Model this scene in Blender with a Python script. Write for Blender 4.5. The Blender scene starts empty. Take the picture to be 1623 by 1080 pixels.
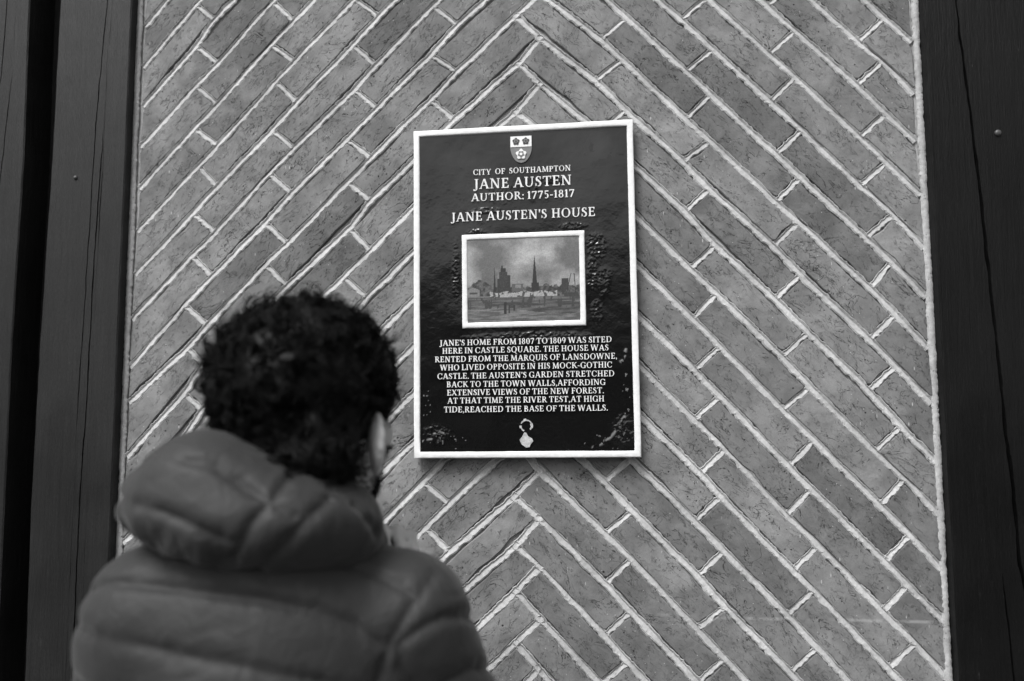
import bpy, math, random
import numpy as np
from mathutils import Vector, Matrix

random.seed(7)
rng = np.random.default_rng(11)
SC = bpy.context.scene
COL = SC.collection
R = math.radians

# ------------------------------------------------------------------ camera
cam_d = bpy.data.cameras.new('camera')
cam = bpy.data.objects.new('camera', cam_d); COL.objects.link(cam)
cam_d.sensor_width = 36.0; cam_d.lens = 28.0
cam_d.clip_start = 0.05; cam_d.clip_end = 400
_y, _p, _r = 0.12080930, 0.08795979, -0.00360887
fwd = Vector((-math.sin(_y)*math.cos(_p), math.cos(_y)*math.cos(_p), math.sin(_p)))
rt = Vector((math.cos(_y), math.sin(_y), 0)); up = rt.cross(fwd)
r2 = rt*math.cos(_r) + up*math.sin(_r); u2 = -rt*math.sin(_r) + up*math.cos(_r)
m = Matrix((r2, u2, -fwd)).transposed().to_4x4(); m.translation = Vector((0, -1.49, 1.63))
cam.matrix_world = m
cam_d.dof.use_dof = True; cam_d.dof.focus_distance = 1.49; cam_d.dof.aperture_fstop = 2.0
SC.camera = cam

# ------------------------------------------------------------------ light
SUN_EL, SUN_AZ = R(54), R(-27)      # overcast: a wide soft sun above and to the left behind the camera
w = bpy.data.worlds.new('World'); SC.world = w; w.use_nodes = True
nt = w.node_tree; bg = nt.nodes['Background']
sky = nt.nodes.new('ShaderNodeTexSky'); sky.sky_type = 'NISHITA'; sky.sun_disc = False
sky.sun_elevation = SUN_EL; sky.sun_rotation = R(180) - SUN_AZ
sky.dust_density = 4.0; sky.air_density = 1.4
bw = nt.nodes.new('ShaderNodeRGBToBW')           # the photograph is black and white
nt.links.new(sky.outputs[0], bw.inputs[0]); nt.links.new(bw.outputs[0], bg.inputs[0])
bg.inputs[1].default_value = 0.130
sd = bpy.data.lights.new('sun', 'SUN'); sd.energy = 2.6; sd.angle = R(24)
sun = bpy.data.objects.new('sun', sd); COL.objects.link(sun)
sdir = Vector((math.sin(SUN_AZ)*math.cos(SUN_EL), -math.cos(SUN_AZ)*math.cos(SUN_EL), math.sin(SUN_EL)))
sun.rotation_euler = sdir.to_track_quat('Z', 'Y').to_euler(); sun.location = sdir*20

SC.view_settings.view_transform = 'Standard'; SC.view_settings.look = 'None'
SC.view_settings.exposure = 0.45; SC.view_settings.gamma = 1.0; SC.view_settings.use_curve_mapping = False
SC.cycles.use_denoising = True
SC.cycles.max_bounces = 6

# ------------------------------------------------------------------ helpers
def tag(o, label=None, cat=None, group=None, kind=None):
    if label: o['label'] = label
    if cat: o['category'] = cat
    if group: o['group'] = group
    if kind: o['kind'] = kind
    return o

def empty(name, loc=(0, 0, 0), rot=(0, 0, 0)):
    o = bpy.data.objects.new(name, None); COL.objects.link(o)
    o.location = loc; o.rotation_euler = rot; o.empty_display_size = .05
    return o

def mesh(name, V, F, mat, parent=None, smooth=False, loc=None, rot=None):
    me = bpy.data.meshes.new(name)
    if isinstance(V, np.ndarray) and isinstance(F, np.ndarray):
        me.vertices.add(len(V)); me.vertices.foreach_set('co', V.astype(np.float32).ravel())
        n = F.shape[1]
        me.loops.add(F.size); me.loops.foreach_set('vertex_index', F.astype(np.int32).ravel())
        me.polygons.add(len(F)); me.polygons.foreach_set('loop_start', np.arange(0, F.size, n, dtype=np.int32))
        me.polygons.foreach_set('loop_total', np.full(len(F), n, dtype=np.int32))
        me.update(calc_edges=True)
    else:
        me.from_pydata([tuple(map(float, v)) for v in V], [], [list(map(int, f)) for f in F]); me.update()
    if smooth: me.polygons.foreach_set('use_smooth', [True]*len(me.polygons))
    if mat: me.materials.append(mat)
    o = bpy.data.objects.new(name, me); COL.objects.link(o)
    if parent: o.parent = parent
    if loc is not None: o.location = loc
    if rot is not None: o.rotation_euler = rot
    return o

class MB:
    def __init__(s): s.v = []; s.f = []
    def add(s, V, F):
        b = len(s.v); s.v += [tuple(map(float, q)) for q in V]; s.f += [tuple(i+b for i in f) for f in F]
    def box(s, x0, x1, y0, y1, z0, z1):
        V = [(x, y, z) for z in (z0, z1) for y in (y0, y1) for x in (x0, x1)]
        s.add(V, [(0, 2, 3, 1), (4, 5, 7, 6), (0, 1, 5, 4), (2, 6, 7, 3), (0, 4, 6, 2), (1, 3, 7, 5)])
    def prism(s, poly, yf, yb, bev=0.0):
        """polygon in x,z (counter-clockwise seen from -Y), front face at yf, back at yb"""
        n = len(poly)
        a = sum(poly[i][0]*poly[(i+1) % n][1]-poly[(i+1) % n][0]*poly[i][1] for i in range(n))
        if a < 0: poly = poly[::-1]
        V = [(x, yf, z) for x, z in poly] + [(x, yb, z) for x, z in poly]
        F = [tuple(range(n))] + [(i, i+n, (i+1) % n+n, (i+1) % n) for i in range(n)]
        s.add(V, F)
    def build(s, name, mat, parent=None, smooth=False, loc=None, rot=None):
        return mesh(name, s.v, s.f, mat, parent, smooth, loc, rot)

# value noise in numpy --------------------------------------------------
def _hash(i, j, k, seed):
    h = (i*374761393 + j*668265263 + k*2147483647 + seed*974634777) & 0xffffffff
    h = ((h ^ (h >> 13))*1274126177) & 0xffffffff
    return ((h ^ (h >> 16)) & 0xffff)/65535.0
def vnoise(P, scale=1.0, seed=0, octaves=3):
    P = np.asarray(P, float)*scale; out = 0; amp = 1; tot = 0
    for o in range(octaves):
        q = P*(2**o) + 17.3*o; i = np.floor(q).astype(np.int64); f = q-i; f = f*f*(3-2*f)
        r = 0
        for a in (0, 1):
            for b in (0, 1):
                for c in (0, 1):
                    wgt = (f[..., 0] if a else 1-f[..., 0])*(f[..., 1] if b else 1-f[..., 1])*(f[..., 2] if c else 1-f[..., 2])
                    r = r + wgt*_hash(i[..., 0]+a, i[..., 1]+b, i[..., 2]+c, seed+o)
        out = out+amp*r; tot += amp; amp *= .5
    return out/tot

# ------------------------------------------------------------------ materials
class NT:
    """small node-graph builder"""
    def __init__(s, name):
        s.m = bpy.data.materials.new(name); s.m.use_nodes = True; s.t = s.m.node_tree
        s.b = s.t.nodes['Principled BSDF']
    def n(s, kind, **kw):
        nd = s.t.nodes.new(kind)
        for k, v in kw.items():
            if k.startswith('i_'):
                key = k[2:]; key = int(key) if key.isdigit() else key.replace('_', ' ')
                if hasattr(v, 'is_output'): s.t.links.new(v, nd.inputs[key])
                else: nd.inputs[key].default_value = v
            else: setattr(nd, k, v)
        return nd
    def math(s, op, a, b=None, c=None, clamp=False):
        nd = s.t.nodes.new('ShaderNodeMath'); nd.operation = op; nd.use_clamp = clamp
        for i, v in enumerate((a, b, c)):
            if v is None: continue
            if hasattr(v, 'is_output'): s.t.links.new(v, nd.inputs[i])
            else: nd.inputs[i].default_value = v
        return nd.outputs[0]
    def remap(s, v, a, b, c, d, smooth=True):
        nd = s.t.nodes.new('ShaderNodeMapRange'); nd.interpolation_type = 'SMOOTHSTEP' if smooth else 'LINEAR'
        s.t.links.new(v, nd.inputs[0])
        for i, x in enumerate((a, b, c, d)): nd.inputs[i+1].default_value = x
        return nd.outputs[0]
    def noise(s, vec, scale, detail=3, rough=.5, dist=0.0):
        nd = s.n('ShaderNodeTexNoise', i_Scale=scale, i_Detail=detail, i_Roughness=rough, i_Distortion=dist)
        if vec is not None: s.t.links.new(vec, nd.inputs['Vector'])
        return nd.outputs[0]
    def voro(s, vec, scale, feat='F1'):
        nd = s.n('ShaderNodeTexVoronoi', feature=feat, i_Scale=scale)
        if vec is not None: s.t.links.new(vec, nd.inputs['Vector'])
        return nd.outputs
    def mapping(s, vec, scale=(1, 1, 1), loc=None):
        nd = s.t.nodes.new('ShaderNodeMapping'); s.t.links.new(vec, nd.inputs[0]); nd.inputs['Scale'].default_value = scale
        if loc is not None: s.t.links.new(loc, nd.inputs['Location'])
        return nd.outputs[0]
    def out(s, col=None, rough=None, bump=None, strength=.5, dist=.001, spec=None, **kw):
        t = s.t
        for key, v in (('Base Color', col), ('Roughness', rough), ('Specular IOR Level', spec)):
            if v is None: continue
            if hasattr(v, 'is_output'): t.links.new(v, s.b.inputs[key])
            elif key == 'Base Color': s.b.inputs[key].default_value = (v, v, v, 1)
            else: s.b.inputs[key].default_value = v
        if bump is not None:
            nd = s.n('ShaderNodeBump', i_Strength=strength, i_Distance=dist); t.links.new(bump, nd.inputs['Height'])
            t.links.new(nd.outputs[0], s.b.inputs['Normal'])
        for k, v in kw.items(): s.b.inputs[k.replace('_', ' ')].default_value = v
        return s.m

def simple(name, c, rough=.6, nscale=40, namp=.15, bump=.3, dist=.001, spec=.5):
    g = NT(name); pos = g.n('ShaderNodeNewGeometry').outputs['Position']
    n1 = g.noise(pos, nscale, 4)
    c1 = g.math('MULTIPLY', g.remap(n1, .2, .8, 1-namp, 1+namp, False), c)
    return g.out(c1, rough, n1, bump, dist, spec)

def mat_brick():
    g = NT('handmade_brick')
    tc = g.n('ShaderNodeTexCoord'); obj = tc.outputs['Object']
    oi = g.n('ShaderNodeObjectInfo'); rnd = oi.outputs['Random']
    off = g.n('ShaderNodeCombineXYZ', i_0=g.math('MULTIPLY', rnd, 37.0), i_1=g.math('MULTIPLY', rnd, 91.0), i_2=g.math('MULTIPLY', rnd, 53.0)).outputs[0]
    vec = g.mapping(obj, (1, 1, 1), off)
    vs = g.mapping(obj, (.62, 1, 1.25), off)          # creases run mostly along the brick
    # tone per brick, skewed so that a few are clearly darker
    r2_ = g.math('POWER', g.n('ShaderNodeTexWhiteNoise', noise_dimensions='1D', i_W=g.math('MULTIPLY', rnd, 713.0)).outputs[0], 0.6)
    tone = g.remap(r2_, 0, 1, .122, .212, False)
    big = g.remap(g.noise(vec, 13, 3, .55), .3, .7, .74, 1.17)
    mid = g.remap(g.noise(vec, 48, 4, .6, .6), .3, .7, .90, 1.09)
    fine = g.remap(g.noise(vec, 520, 2, .6), .25, .75, .88, 1.12, False)
    col = g.math('MULTIPLY', g.math('MULTIPLY', tone, big), g.math('MULTIPLY', mid, fine))
    # creases: zero-crossings of a warped noise, broken up by another
    def crease(scale, width, seed, lo, hi):
        v2 = g.n('ShaderNodeVectorMath', operation='ADD'); g.t.links.new(vs, v2.inputs[0]); v2.inputs[1].default_value = (seed, seed*2.3, seed*.7)
        a = g.noise(v2.outputs[0], scale, 5, .66, 1.0)
        d = g.math('ABSOLUTE', g.math('SUBTRACT', a, .5))
        wn = g.noise(v2.outputs[0], scale*1.7, 3, .6, .5)
        ww = g.remap(wn, .38, .72, 0.0, width)
        line = g.math('SUBTRACT', 1.0, g.math('DIVIDE', d, g.math('ADD', ww, .0005)), clamp=True)
        return g.math('MULTIPLY', line, g.remap(wn, lo, hi, 0, 1))
    c1 = crease(10, .0042, 0.0, .42, .52); c2 = crease(20, .0075, 5.1, .45, .54); c3 = crease(44, .014, 9.7, .47, .56)
    cr = g.math('MAXIMUM', g.math('MAXIMUM', c1, c2), g.math('MULTIPLY', c3, .7))
    # pits
    vo = g.voro(vec, 85); keep = g.remap(g.n('ShaderNodeRGBToBW', i_0=vo['Color']).outputs[0], .70, .74, 0, 1)
    pit = g.math('MULTIPLY', g.remap(vo['Distance'], .05, .17, 1, 0), keep)
    vo2 = g.voro(vec, 31); keep2 = g.remap(g.n('ShaderNodeRGBToBW', i_0=vo2['Color']).outputs[0], .76, .78, 0, 1)
    pit2 = g.math('MULTIPLY', g.remap(vo2['Distance'], .03, .08, 1, 0), keep2)
    pit = g.math('MAXIMUM', pit, pit2)
    dark = g.math('MAXIMUM', cr, pit)
    col = g.math('MULTIPLY', col, g.remap(dark, 0, 1, 1.0, .10, False))
    # pale lime specks and short drips (world space)
    pos = g.n('ShaderNodeNewGeometry').outputs['Position']
    dv = g.mapping(pos, (150, 1, 38)); vd = g.voro(dv, 1.0)
    kd = g.remap(g.n('ShaderNodeRGBToBW', i_0=vd['Color']).outputs[0], .82, .84, 0, 1)
    area = g.remap(g.noise(pos, 4.2, 2), .52, .60, 0, 1)
    drip = g.math('MULTIPLY', g.math('MULTIPLY', g.remap(vd['Distance'], .08, .16, 1, 0), kd), area)
    vs2 = g.voro(pos, 120); ks = g.remap(g.n('ShaderNodeRGBToBW', i_0=vs2['Color']).outputs[0], .84, .85, 0, 1)
    speck = g.math('MULTIPLY', g.remap(vs2['Distance'], .06, .13, 1, 0), ks)
    # one long pale scrape across the lower right courses
    sx = g.n('ShaderNodeSeparateXYZ'); g.t.links.new(pos, sx.inputs[0])
    zz = g.math('SUBTRACT', sx.outputs[2], g.math('ADD', 1.263, g.math('MULTIPLY', sx.outputs[0], .0)))
    zz = g.math('ADD', zz, g.math('MULTIPLY', g.math('SUBTRACT', g.noise(pos, 9, 2), .5), .012))
    scr = g.math('MULTIPLY', g.remap(g.math('ABSOLUTE', zz), .0008, .0042, 1, 0), g.remap(sx.outputs[0], .0, .06, 0, 1))
    scr = g.math('MULTIPLY', scr, g.remap(g.noise(pos, 26, 3), .42, .62, 0, .34))
    pale = g.math('MAXIMUM', g.math('MAXIMUM', g.math('MULTIPLY', drip, .8), g.math('MULTIPLY', speck, .8)), scr)
    mx = g.n('ShaderNodeMix', data_type='FLOAT'); g.t.links.new(pale, mx.inputs[0]); g.t.links.new(col, mx.inputs[2]); mx.inputs[3].default_value = .48
    h = g.math('ADD', g.math('MULTIPLY', g.noise(vec, 26, 4, .6, .8), 1.1), g.math('MULTIPLY', g.noise(vec, 260, 3, .6), .22))
    h = g.math('SUBTRACT', h, g.math('MULTIPLY', dark, .95))
    return g.out(mx.outputs[0], .9, h, .75, .0022, .25)

def mat_mortar():
    g = NT('lime_mortar'); pos = g.n('ShaderNodeNewGeometry').outputs['Position']
    n1 = g.noise(pos, 14, 3); n2 = g.noise(pos, 160, 4, .65); n3 = g.noise(pos, 700, 2)
    c = g.math('MULTIPLY', g.remap(n1, .3, .7, .35, .50), g.math('MULTIPLY', g.remap(n2, .25, .75, .76, 1.14, False), g.remap(n3, .2, .8, .92, 1.06, False)))
    vo = g.voro(pos, 210); keep = g.remap(g.n('ShaderNodeRGBToBW', i_0=vo['Color']).outputs[0], .78, .8, 0, 1)
    pit = g.math('MULTIPLY', g.remap(vo['Distance'], .1, .3, 1, 0), keep)
    c = g.math('MULTIPLY', c, g.remap(pit, 0, 1, 1, .45, False))
    h = g.math('SUBTRACT', g.math('ADD', n2, g.math('MULTIPLY', n3, .35)), g.math('MULTIPLY', pit, .8))
    return g.out(c, .95, h, .7, .0012, .15)

def mat_timber(name, base):
    g = NT(name); tc = g.n('ShaderNodeTexCoord').outputs['Object']
    v = g.mapping(tc, (1, 1, .06)); n1 = g.noise(v, 130, 5, .65, .6); v2 = g.mapping(tc, (1, 1, .02)); n2 = g.noise(v2, 420, 3, .6)
    n3 = g.noise(tc, 5, 3); sp = g.noise(g.mapping(tc, (1, 1, .16)), 330, 3, .7)
    c = g.math('MULTIPLY', g.math('MULTIPLY', g.remap(n1, .25, .75, .55, 1.45, False), g.remap(n3, .3, .7, .85, 1.12)), base)
    dust = g.remap(sp, .66, .74, 0, .02); c = g.math('ADD', c, dust)
    h = g.math('ADD', g.math('MULTIPLY', n1, 1.0), g.math('MULTIPLY', n2, .5))
    c = g.math('MULTIPLY', c, g.remap(g.noise(g.mapping(tc, (1, 1, .3)), 520, 2, .6), .3, .7, .5, 1.5, False))
    h = g.math('ADD', h, g.math('MULTIPLY', sp, .8))
    return g.out(c, g.remap(n3, .3, .7, .46, .62), h, .9, .0011, .36 if base > .008 else .17)

def mat_attr(name, attr, rough, nscale, bump, dist, spec=.5, coat=0.0):
    g = NT(name); a = g.n('ShaderNodeAttribute', attribute_name=attr).outputs['Color']
    tc = g.n('ShaderNodeTexCoord').outputs['Object']; n1 = g.noise(tc, nscale, 4, .6)
    return g.out(a, rough, n1, bump, dist, spec)

M = dict(
    brick=mat_brick(), mortar=mat_mortar(),
    timber_l=mat_timber('black_painted_timber', .009), timber_r=mat_timber('dark_painted_timber', .0035),
    void=simple('dark_board', .004, .9, 60, .3, .3),
    nail=simple('iron_nail', .05, .45, 200, .3, .3),
    white=simple('white_enamel', .74, .45, 130, .10, .5, .0012, .4),
    grey=simple('grey_enamel', .16, .45, 120, .1, .3),
    dark=simple('dark_enamel', .03, .4, 120, .2, .3),
    letter=simple('letter_enamel', .72, .5, 90, .14, .2),
    nylon=None, skin=None, hair=None,
    pave=simple('paving_stone', .13, .85, 30, .25, .5, .003),
    road=simple('asphalt', .05, .9, 90, .3, .5, .004),
    far_wall=simple('render_wall', .030, .9, 3, .2, .2, .01),
    far_glass=simple('window_glass', .03, .15, 3, .2, .02),
    far_frame=simple('window_frame_paint', .12, .5),
    denim=simple('denim', .05, .9, 300, .2, .4),
    shoe=simple('shoe_leather', .03, .5, 200, .2, .3),
    rubber=simple('rubber', .3, .8),
)
NODES_MM = {
 'S': [(-1750, 5589), (-1750, 6508), (-1750, 7426), (-1750, 8345), (-1750, 9264), (-1743, 10183), (-1736, 11102), (-1719, 12073), (-1715, 12986), (-1711, 13815), (-1737, 14710), (-1701, 15696), (-1694, 16615), (-1687, 17534), (-1681, 18453), (-1674, 19371), (-1667, 20290), (-1660, 21209), (-1667, 22080), (-1606, 23052), (-1659, 24021), (-1632, 24884), (-1625, 25803), (-1618, 26722), (-1618, 27641), (-1618, 28560), (-1618, 29479), (-1618, 30397), (-1618, 31316), (-1618, 32235), (-1618, 33154), (-1618, 34073), (-1618, 34992), (-1618, 35910), (-1618, 36829)],
 'T': [(-1380, 6061), (-1380, 6980), (-1380, 7898), (-1380, 8817), (-1374, 9736), (-1367, 10655), (-1385, 11609), (-1337, 12500), (-1331, 13442), (-1346, 14309), (-1339, 15181), (-1329, 16169), (-1323, 17088), (-1316, 18007), (-1310, 18926), (-1304, 19845), (-1297, 20764), (-1291, 21683), (-1286, 22602), (-1279, 23542), (-1272, 24440), (-1266, 25359), (-1259, 26278), (-1259, 27197), (-1259, 28116), (-1259, 29035), (-1259, 29954), (-1259, 30873), (-1259, 31792), (-1259, 32711), (-1259, 33630), (-1259, 34549), (-1259, 35468), (-1259, 36387), (-1259, 37306)],
 'R10': [(-109, 3871), (-109, 4806), (-109, 5742), (-109, 6677), (-109, 7613), (-109, 8548), (-105, 9484), (-102, 10419), (-168, 11447), (-88, 12288), (-55, 13218), (-63, 14093), (-49, 15044), (-78, 16032), (-74, 16968), (-70, 17903), (-66, 18839), (-62, 19774), (-58, 20710), (-55, 21645), (-123, 22654), (-1, 23482), (-43, 24452), (-39, 25387), (-35, 26323), (-35, 27258), (-35, 28194), (-35, 29129), (-35, 30065), (-35, 31000), (-35, 31935), (-35, 32871), (-35, 33806), (-35, 34742), (-35, 35677)],
 'R11': [(251, 4213), (251, 5147), (251, 6081), (251, 7015), (251, 7949), (251, 8883), (257, 9817), (264, 10750), (197, 11745), (272, 12627), (308, 13557), (343, 14435), (316, 15363), (300, 16354), (306, 17288), (312, 18221), (318, 19155), (324, 20089), (331, 21023), (337, 21957), (289, 22959), (375, 23789), (355, 24759), (361, 25692), (367, 26626), (367, 27560), (367, 28494), (367, 29428), (367, 30362), (367, 31296), (367, 32230), (367, 33163), (367, 34097), (367, 35031), (367, 35965)],
 'R20': [(1599, 2080), (1599, 3021), (1599, 3963), (1599, 4904), (1599, 5845), (1599, 6786), (1599, 7728), (1599, 8669), (1596, 9610), (1593, 10552), (1550, 11538), (1551, 12457), (1594, 13389), (1554, 14352), (1681, 15195), (1597, 16179), (1595, 17064), (1596, 18025), (1574, 18953), (1517, 20062), (1472, 20999), (1563, 21822), (1601, 22749), (1533, 23772), (1547, 24671), (1543, 25612), (1540, 26553), (1540, 27495), (1540, 28436), (1540, 29377), (1540, 30318), (1540, 31260), (1540, 32201), (1540, 33142), (1540, 34084)],
 'R21': [(1959, 2428), (1959, 3369), (1959, 4309), (1959, 5249), (1959, 6189), (1959, 7130), (1959, 8070), (1959, 9010), (1957, 9950), (1955, 10891), (1916, 11863), (1939, 12763), (1942, 13736), (1925, 14700), (2033, 15544), (1950, 16485), (1996, 17437), (1954, 18378), (1956, 19307), (1850, 20356), (1908, 21298), (1929, 22181), (1988, 23071), (1904, 24076), (1929, 24994), (1927, 25935), (1925, 26875), (1925, 27815), (1925, 28755), (1925, 29696), (1925, 30636), (1925, 31576), (1925, 32516), (1925, 33457), (1925, 34397)],
 'R30': [(3167, 363), (3167, 1306), (3167, 2249), (3167, 3193), (3167, 4136), (3167, 5079), (3167, 6022), (3167, 6966), (3167, 7909), (3167, 8852), (3165, 9796), (3162, 10739), (3135, 11758), (3105, 12731), (3234, 13507), (3121, 14455), (3234, 15332), (3140, 16327), (3173, 17312), (3077, 18355), (3087, 19341), (3171, 20173), (3200, 21073), (3110, 22081), (3121, 23003), (3131, 23945), (3129, 24889), (3127, 25832), (3127, 26775), (3127, 27718), (3127, 28662), (3127, 29605), (3127, 30548), (3127, 31492), (3127, 32435)],
 'R31': [(3554, 759), (3554, 1700), (3554, 2641), (3554, 3582), (3554, 4523), (3554, 5463), (3554, 6404), (3554, 7345), (3554, 8286), (3554, 9227), (3550, 10168), (3547, 11108), (3515, 12101), (3489, 13094), (3599, 13871), (3531, 14864), (3581, 15700), (3552, 16673), (3544, 17637), (3453, 18703), (3443, 19692), (3495, 20509), (3560, 21408), (3490, 22435), (3503, 23338), (3492, 24280), (3489, 25221), (3485, 26162), (3485, 27102), (3485, 28043), (3485, 28984), (3485, 29925), (3485, 30866), (3485, 31807), (3485, 32747)],
 'R40': [(4773, -1394), (4773, -447), (4773, 501), (4773, 1448), (4773, 2396), (4773, 3343), (4773, 4290), (4773, 5238), (4773, 6185), (4773, 7132), (4773, 8080), (4773, 9027), (4767, 9974), (4762, 10922), (4778, 11876), (4718, 12834), (4796, 13703), (4756, 14664), (4715, 15616), (4657, 16686), (4715, 17597), (4754, 18540), (4729, 19450), (4656, 20409), (4693, 21336), (4682, 22332), (4732, 23149), (4682, 24185), (4676, 25132), (4670, 26079), (4670, 27027), (4670, 27974), (4670, 28922), (4670, 29869), (4670, 30816)],
 'R41': [(5123, -953), (5123, -10), (5123, 932), (5123, 1874), (5123, 2817), (5123, 3759), (5123, 4701), (5123, 5644), (5123, 6586), (5123, 7528), (5123, 8470), (5123, 9413), (5117, 10355), (5111, 11297), (5152, 12233), (5076, 13213), (5134, 14063), (5097, 15046), (5056, 15935), (5021, 17029), (5061, 17940), (5039, 18886), (5098, 19773), (5026, 20738), (5047, 21650), (5038, 22646), (5089, 23463), (5032, 24490), (5027, 25432), (5021, 26374), (5021, 27317), (5021, 28259), (5021, 29201), (5021, 30143), (5021, 31086)],
 'L10': [(-3461, 4747), (-3461, 5675), (-3461, 6604), (-3461, 7533), (-3461, 8462), (-3461, 9391), (-3461, 10319), (-3461, 11248), (-3453, 12177), (-3444, 13106), (-3417, 14088), (-3444, 14910), (-3419, 15892), (-3411, 16821), (-3403, 17750), (-3394, 18679), (-3386, 19608), (-3377, 20537), (-3369, 21465), (-3387, 22383), (-3353, 23291), (-3320, 24294), (-3335, 25181), (-3327, 26109), (-3319, 27038), (-3319, 27967), (-3319, 28896), (-3319, 29825), (-3319, 30754), (-3319, 31682), (-3319, 32611), (-3319, 33540), (-3319, 34469), (-3319, 35398), (-3319, 36327)],
 'L11': [(-3094, 4405), (-3094, 5333), (-3094, 6262), (-3094, 7191), (-3094, 8119), (-3094, 9048), (-3094, 9976), (-3094, 10905), (-3081, 11833), (-3069, 12762), (-3036, 13708), (-3067, 14609), (-3033, 15548), (-3021, 16476), (-3009, 17405), (-2996, 18333), (-2984, 19262), (-2972, 20190), (-2960, 21119), (-2956, 22004), (-2934, 22974), (-2916, 23942), (-2911, 24833), (-2899, 25762), (-2887, 26690), (-2887, 27619), (-2887, 28547), (-2887, 29476), (-2887, 30404), (-2887, 31333), (-2887, 32261), (-2887, 33190), (-2887, 34119), (-2887, 35047), (-2887, 35976)],
 'L20': [(-5089, 2841), (-5089, 3783), (-5089, 4726), (-5089, 5668), (-5089, 6611), (-5089, 7553), (-5089, 8495), (-5089, 9438), (-5089, 10380), (-5089, 11323), (-5089, 12265), (-5089, 13208), (-5089, 14150), (-5089, 15092), (-5089, 16035), (-5070, 16977), (-5051, 17920), (-5053, 18867), (-4961, 19824), (-5004, 20758), (-5039, 21631), (-4894, 22639), (-4947, 23566), (-4920, 24541), (-4898, 25459), (-4879, 26402), (-4860, 27344), (-4860, 28287), (-4860, 29229), (-4860, 30171), (-4860, 31114), (-4860, 32056), (-4860, 32999), (-4860, 33941), (-4860, 34884)],
 'L21': [(-4782, 2517), (-4782, 3460), (-4782, 4403), (-4782, 5346), (-4782, 6289), (-4782, 7232), (-4782, 8175), (-4782, 9118), (-4782, 10061), (-4782, 11004), (-4782, 11947), (-4782, 12890), (-4782, 13833), (-4782, 14776), (-4782, 15719), (-4755, 16662), (-4728, 17605), (-4709, 18549), (-4638, 19480), (-4667, 20473), (-4657, 21337), (-4551, 22342), (-4581, 23224), (-4534, 24231), (-4512, 25148), (-4485, 26091), (-4458, 27034), (-4458, 27977), (-4458, 28920), (-4458, 29863), (-4458, 30806), (-4458, 31749), (-4458, 32692), (-4458, 33635), (-4458, 34578)],
 'L30': [(-6686, 1784), (-6686, 2698), (-6686, 3612), (-6686, 4526), (-6686, 5440), (-6686, 6354), (-6686, 7268), (-6686, 8182), (-6686, 9096), (-6686, 10010), (-6686, 10924), (-6686, 11838), (-6686, 12752), (-6686, 13666), (-6686, 14580), (-6686, 15494), (-6686, 16408), (-6678, 17322), (-6670, 18236), (-6673, 19158), (-6693, 20006), (-6632, 21002), (-6597, 21882), (-6560, 22910), (-6661, 23691), (-6641, 24595), (-6603, 25548), (-6595, 26462), (-6587, 27376), (-6587, 28290), (-6587, 29204), (-6587, 30118), (-6587, 31032), (-6587, 31946), (-6587, 32860)],
 'L31': [(-6331, 1377), (-6331, 2295), (-6331, 3213), (-6331, 4131), (-6331, 5048), (-6331, 5966), (-6331, 6884), (-6331, 7802), (-6331, 8719), (-6331, 9637), (-6331, 10555), (-6331, 11473), (-6331, 12391), (-6331, 13308), (-6331, 14226), (-6331, 15144), (-6331, 16062), (-6322, 16979), (-6313, 17897), (-6316, 18812), (-6335, 19656), (-6282, 20693), (-6245, 21606), (-6184, 22545), (-6283, 23402), (-6302, 24263), (-6243, 25240), (-6234, 26157), (-6226, 27075), (-6226, 27993), (-6226, 28911), (-6226, 29828), (-6226, 30746), (-6226, 31664), (-6226, 32582)],
 'L40': [(-8262, 538), (-8262, 1433), (-8262, 2327), (-8262, 3222), (-8262, 4116), (-8262, 5010), (-8262, 5905), (-8262, 6799), (-8262, 7694), (-8262, 8588), (-8262, 9482), (-8262, 10377), (-8262, 11271), (-8262, 12165), (-8262, 13060), (-8262, 13954), (-8261, 14849), (-8260, 15743), (-8286, 16609), (-8250, 17505), (-8346, 18371), (-8224, 19368), (-8208, 20248), (-8146, 21206), (-8257, 22021), (-8243, 22899), (-8271, 23747), (-8300, 24645), (-8246, 25581), (-8245, 26475), (-8244, 27370), (-8244, 28264), (-8244, 29159), (-8244, 30053), (-8244, 30947)],
 'L41': [(-8009, 342), (-8009, 1233), (-8009, 2123), (-8009, 3014), (-8009, 3904), (-8009, 4795), (-8009, 5685), (-8009, 6576), (-8009, 7466), (-8009, 8357), (-8009, 9247), (-8009, 10138), (-8009, 11028), (-8009, 11919), (-8009, 12809), (-8009, 13700), (-7999, 14590), (-7990, 15481), (-8037, 16388), (-8043, 17273), (-7982, 18068), (-7902, 19062), (-7862, 19936), (-7845, 20892), (-7870, 21718), (-7897, 22595), (-7924, 23458), (-8016, 24397), (-7886, 25277), (-7876, 26167), (-7867, 27058), (-7867, 27948), (-7867, 28839), (-7867, 29729), (-7867, 30620)],
 'RE': [(5711, -2504), (5711, -1559), (5711, -613), (5711, 332), (5711, 1277), (5711, 2223), (5711, 3168), (5711, 4113), (5711, 5059), (5711, 6004), (5711, 6949), (5711, 7895), (5711, 8840), (5704, 9785), (5696, 10731), (5680, 11706), (5668, 12675), (5671, 13555), (5675, 14485), (5696, 15343), (5647, 16423), (5631, 17389), (5633, 18301), (5654, 19202), (5638, 20174), (5584, 21168), (5607, 22061), (5601, 23040), (5593, 23965), (5586, 24911), (5579, 25856), (5579, 26801), (5579, 27747), (5579, 28692), (5579, 29637)],
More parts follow.
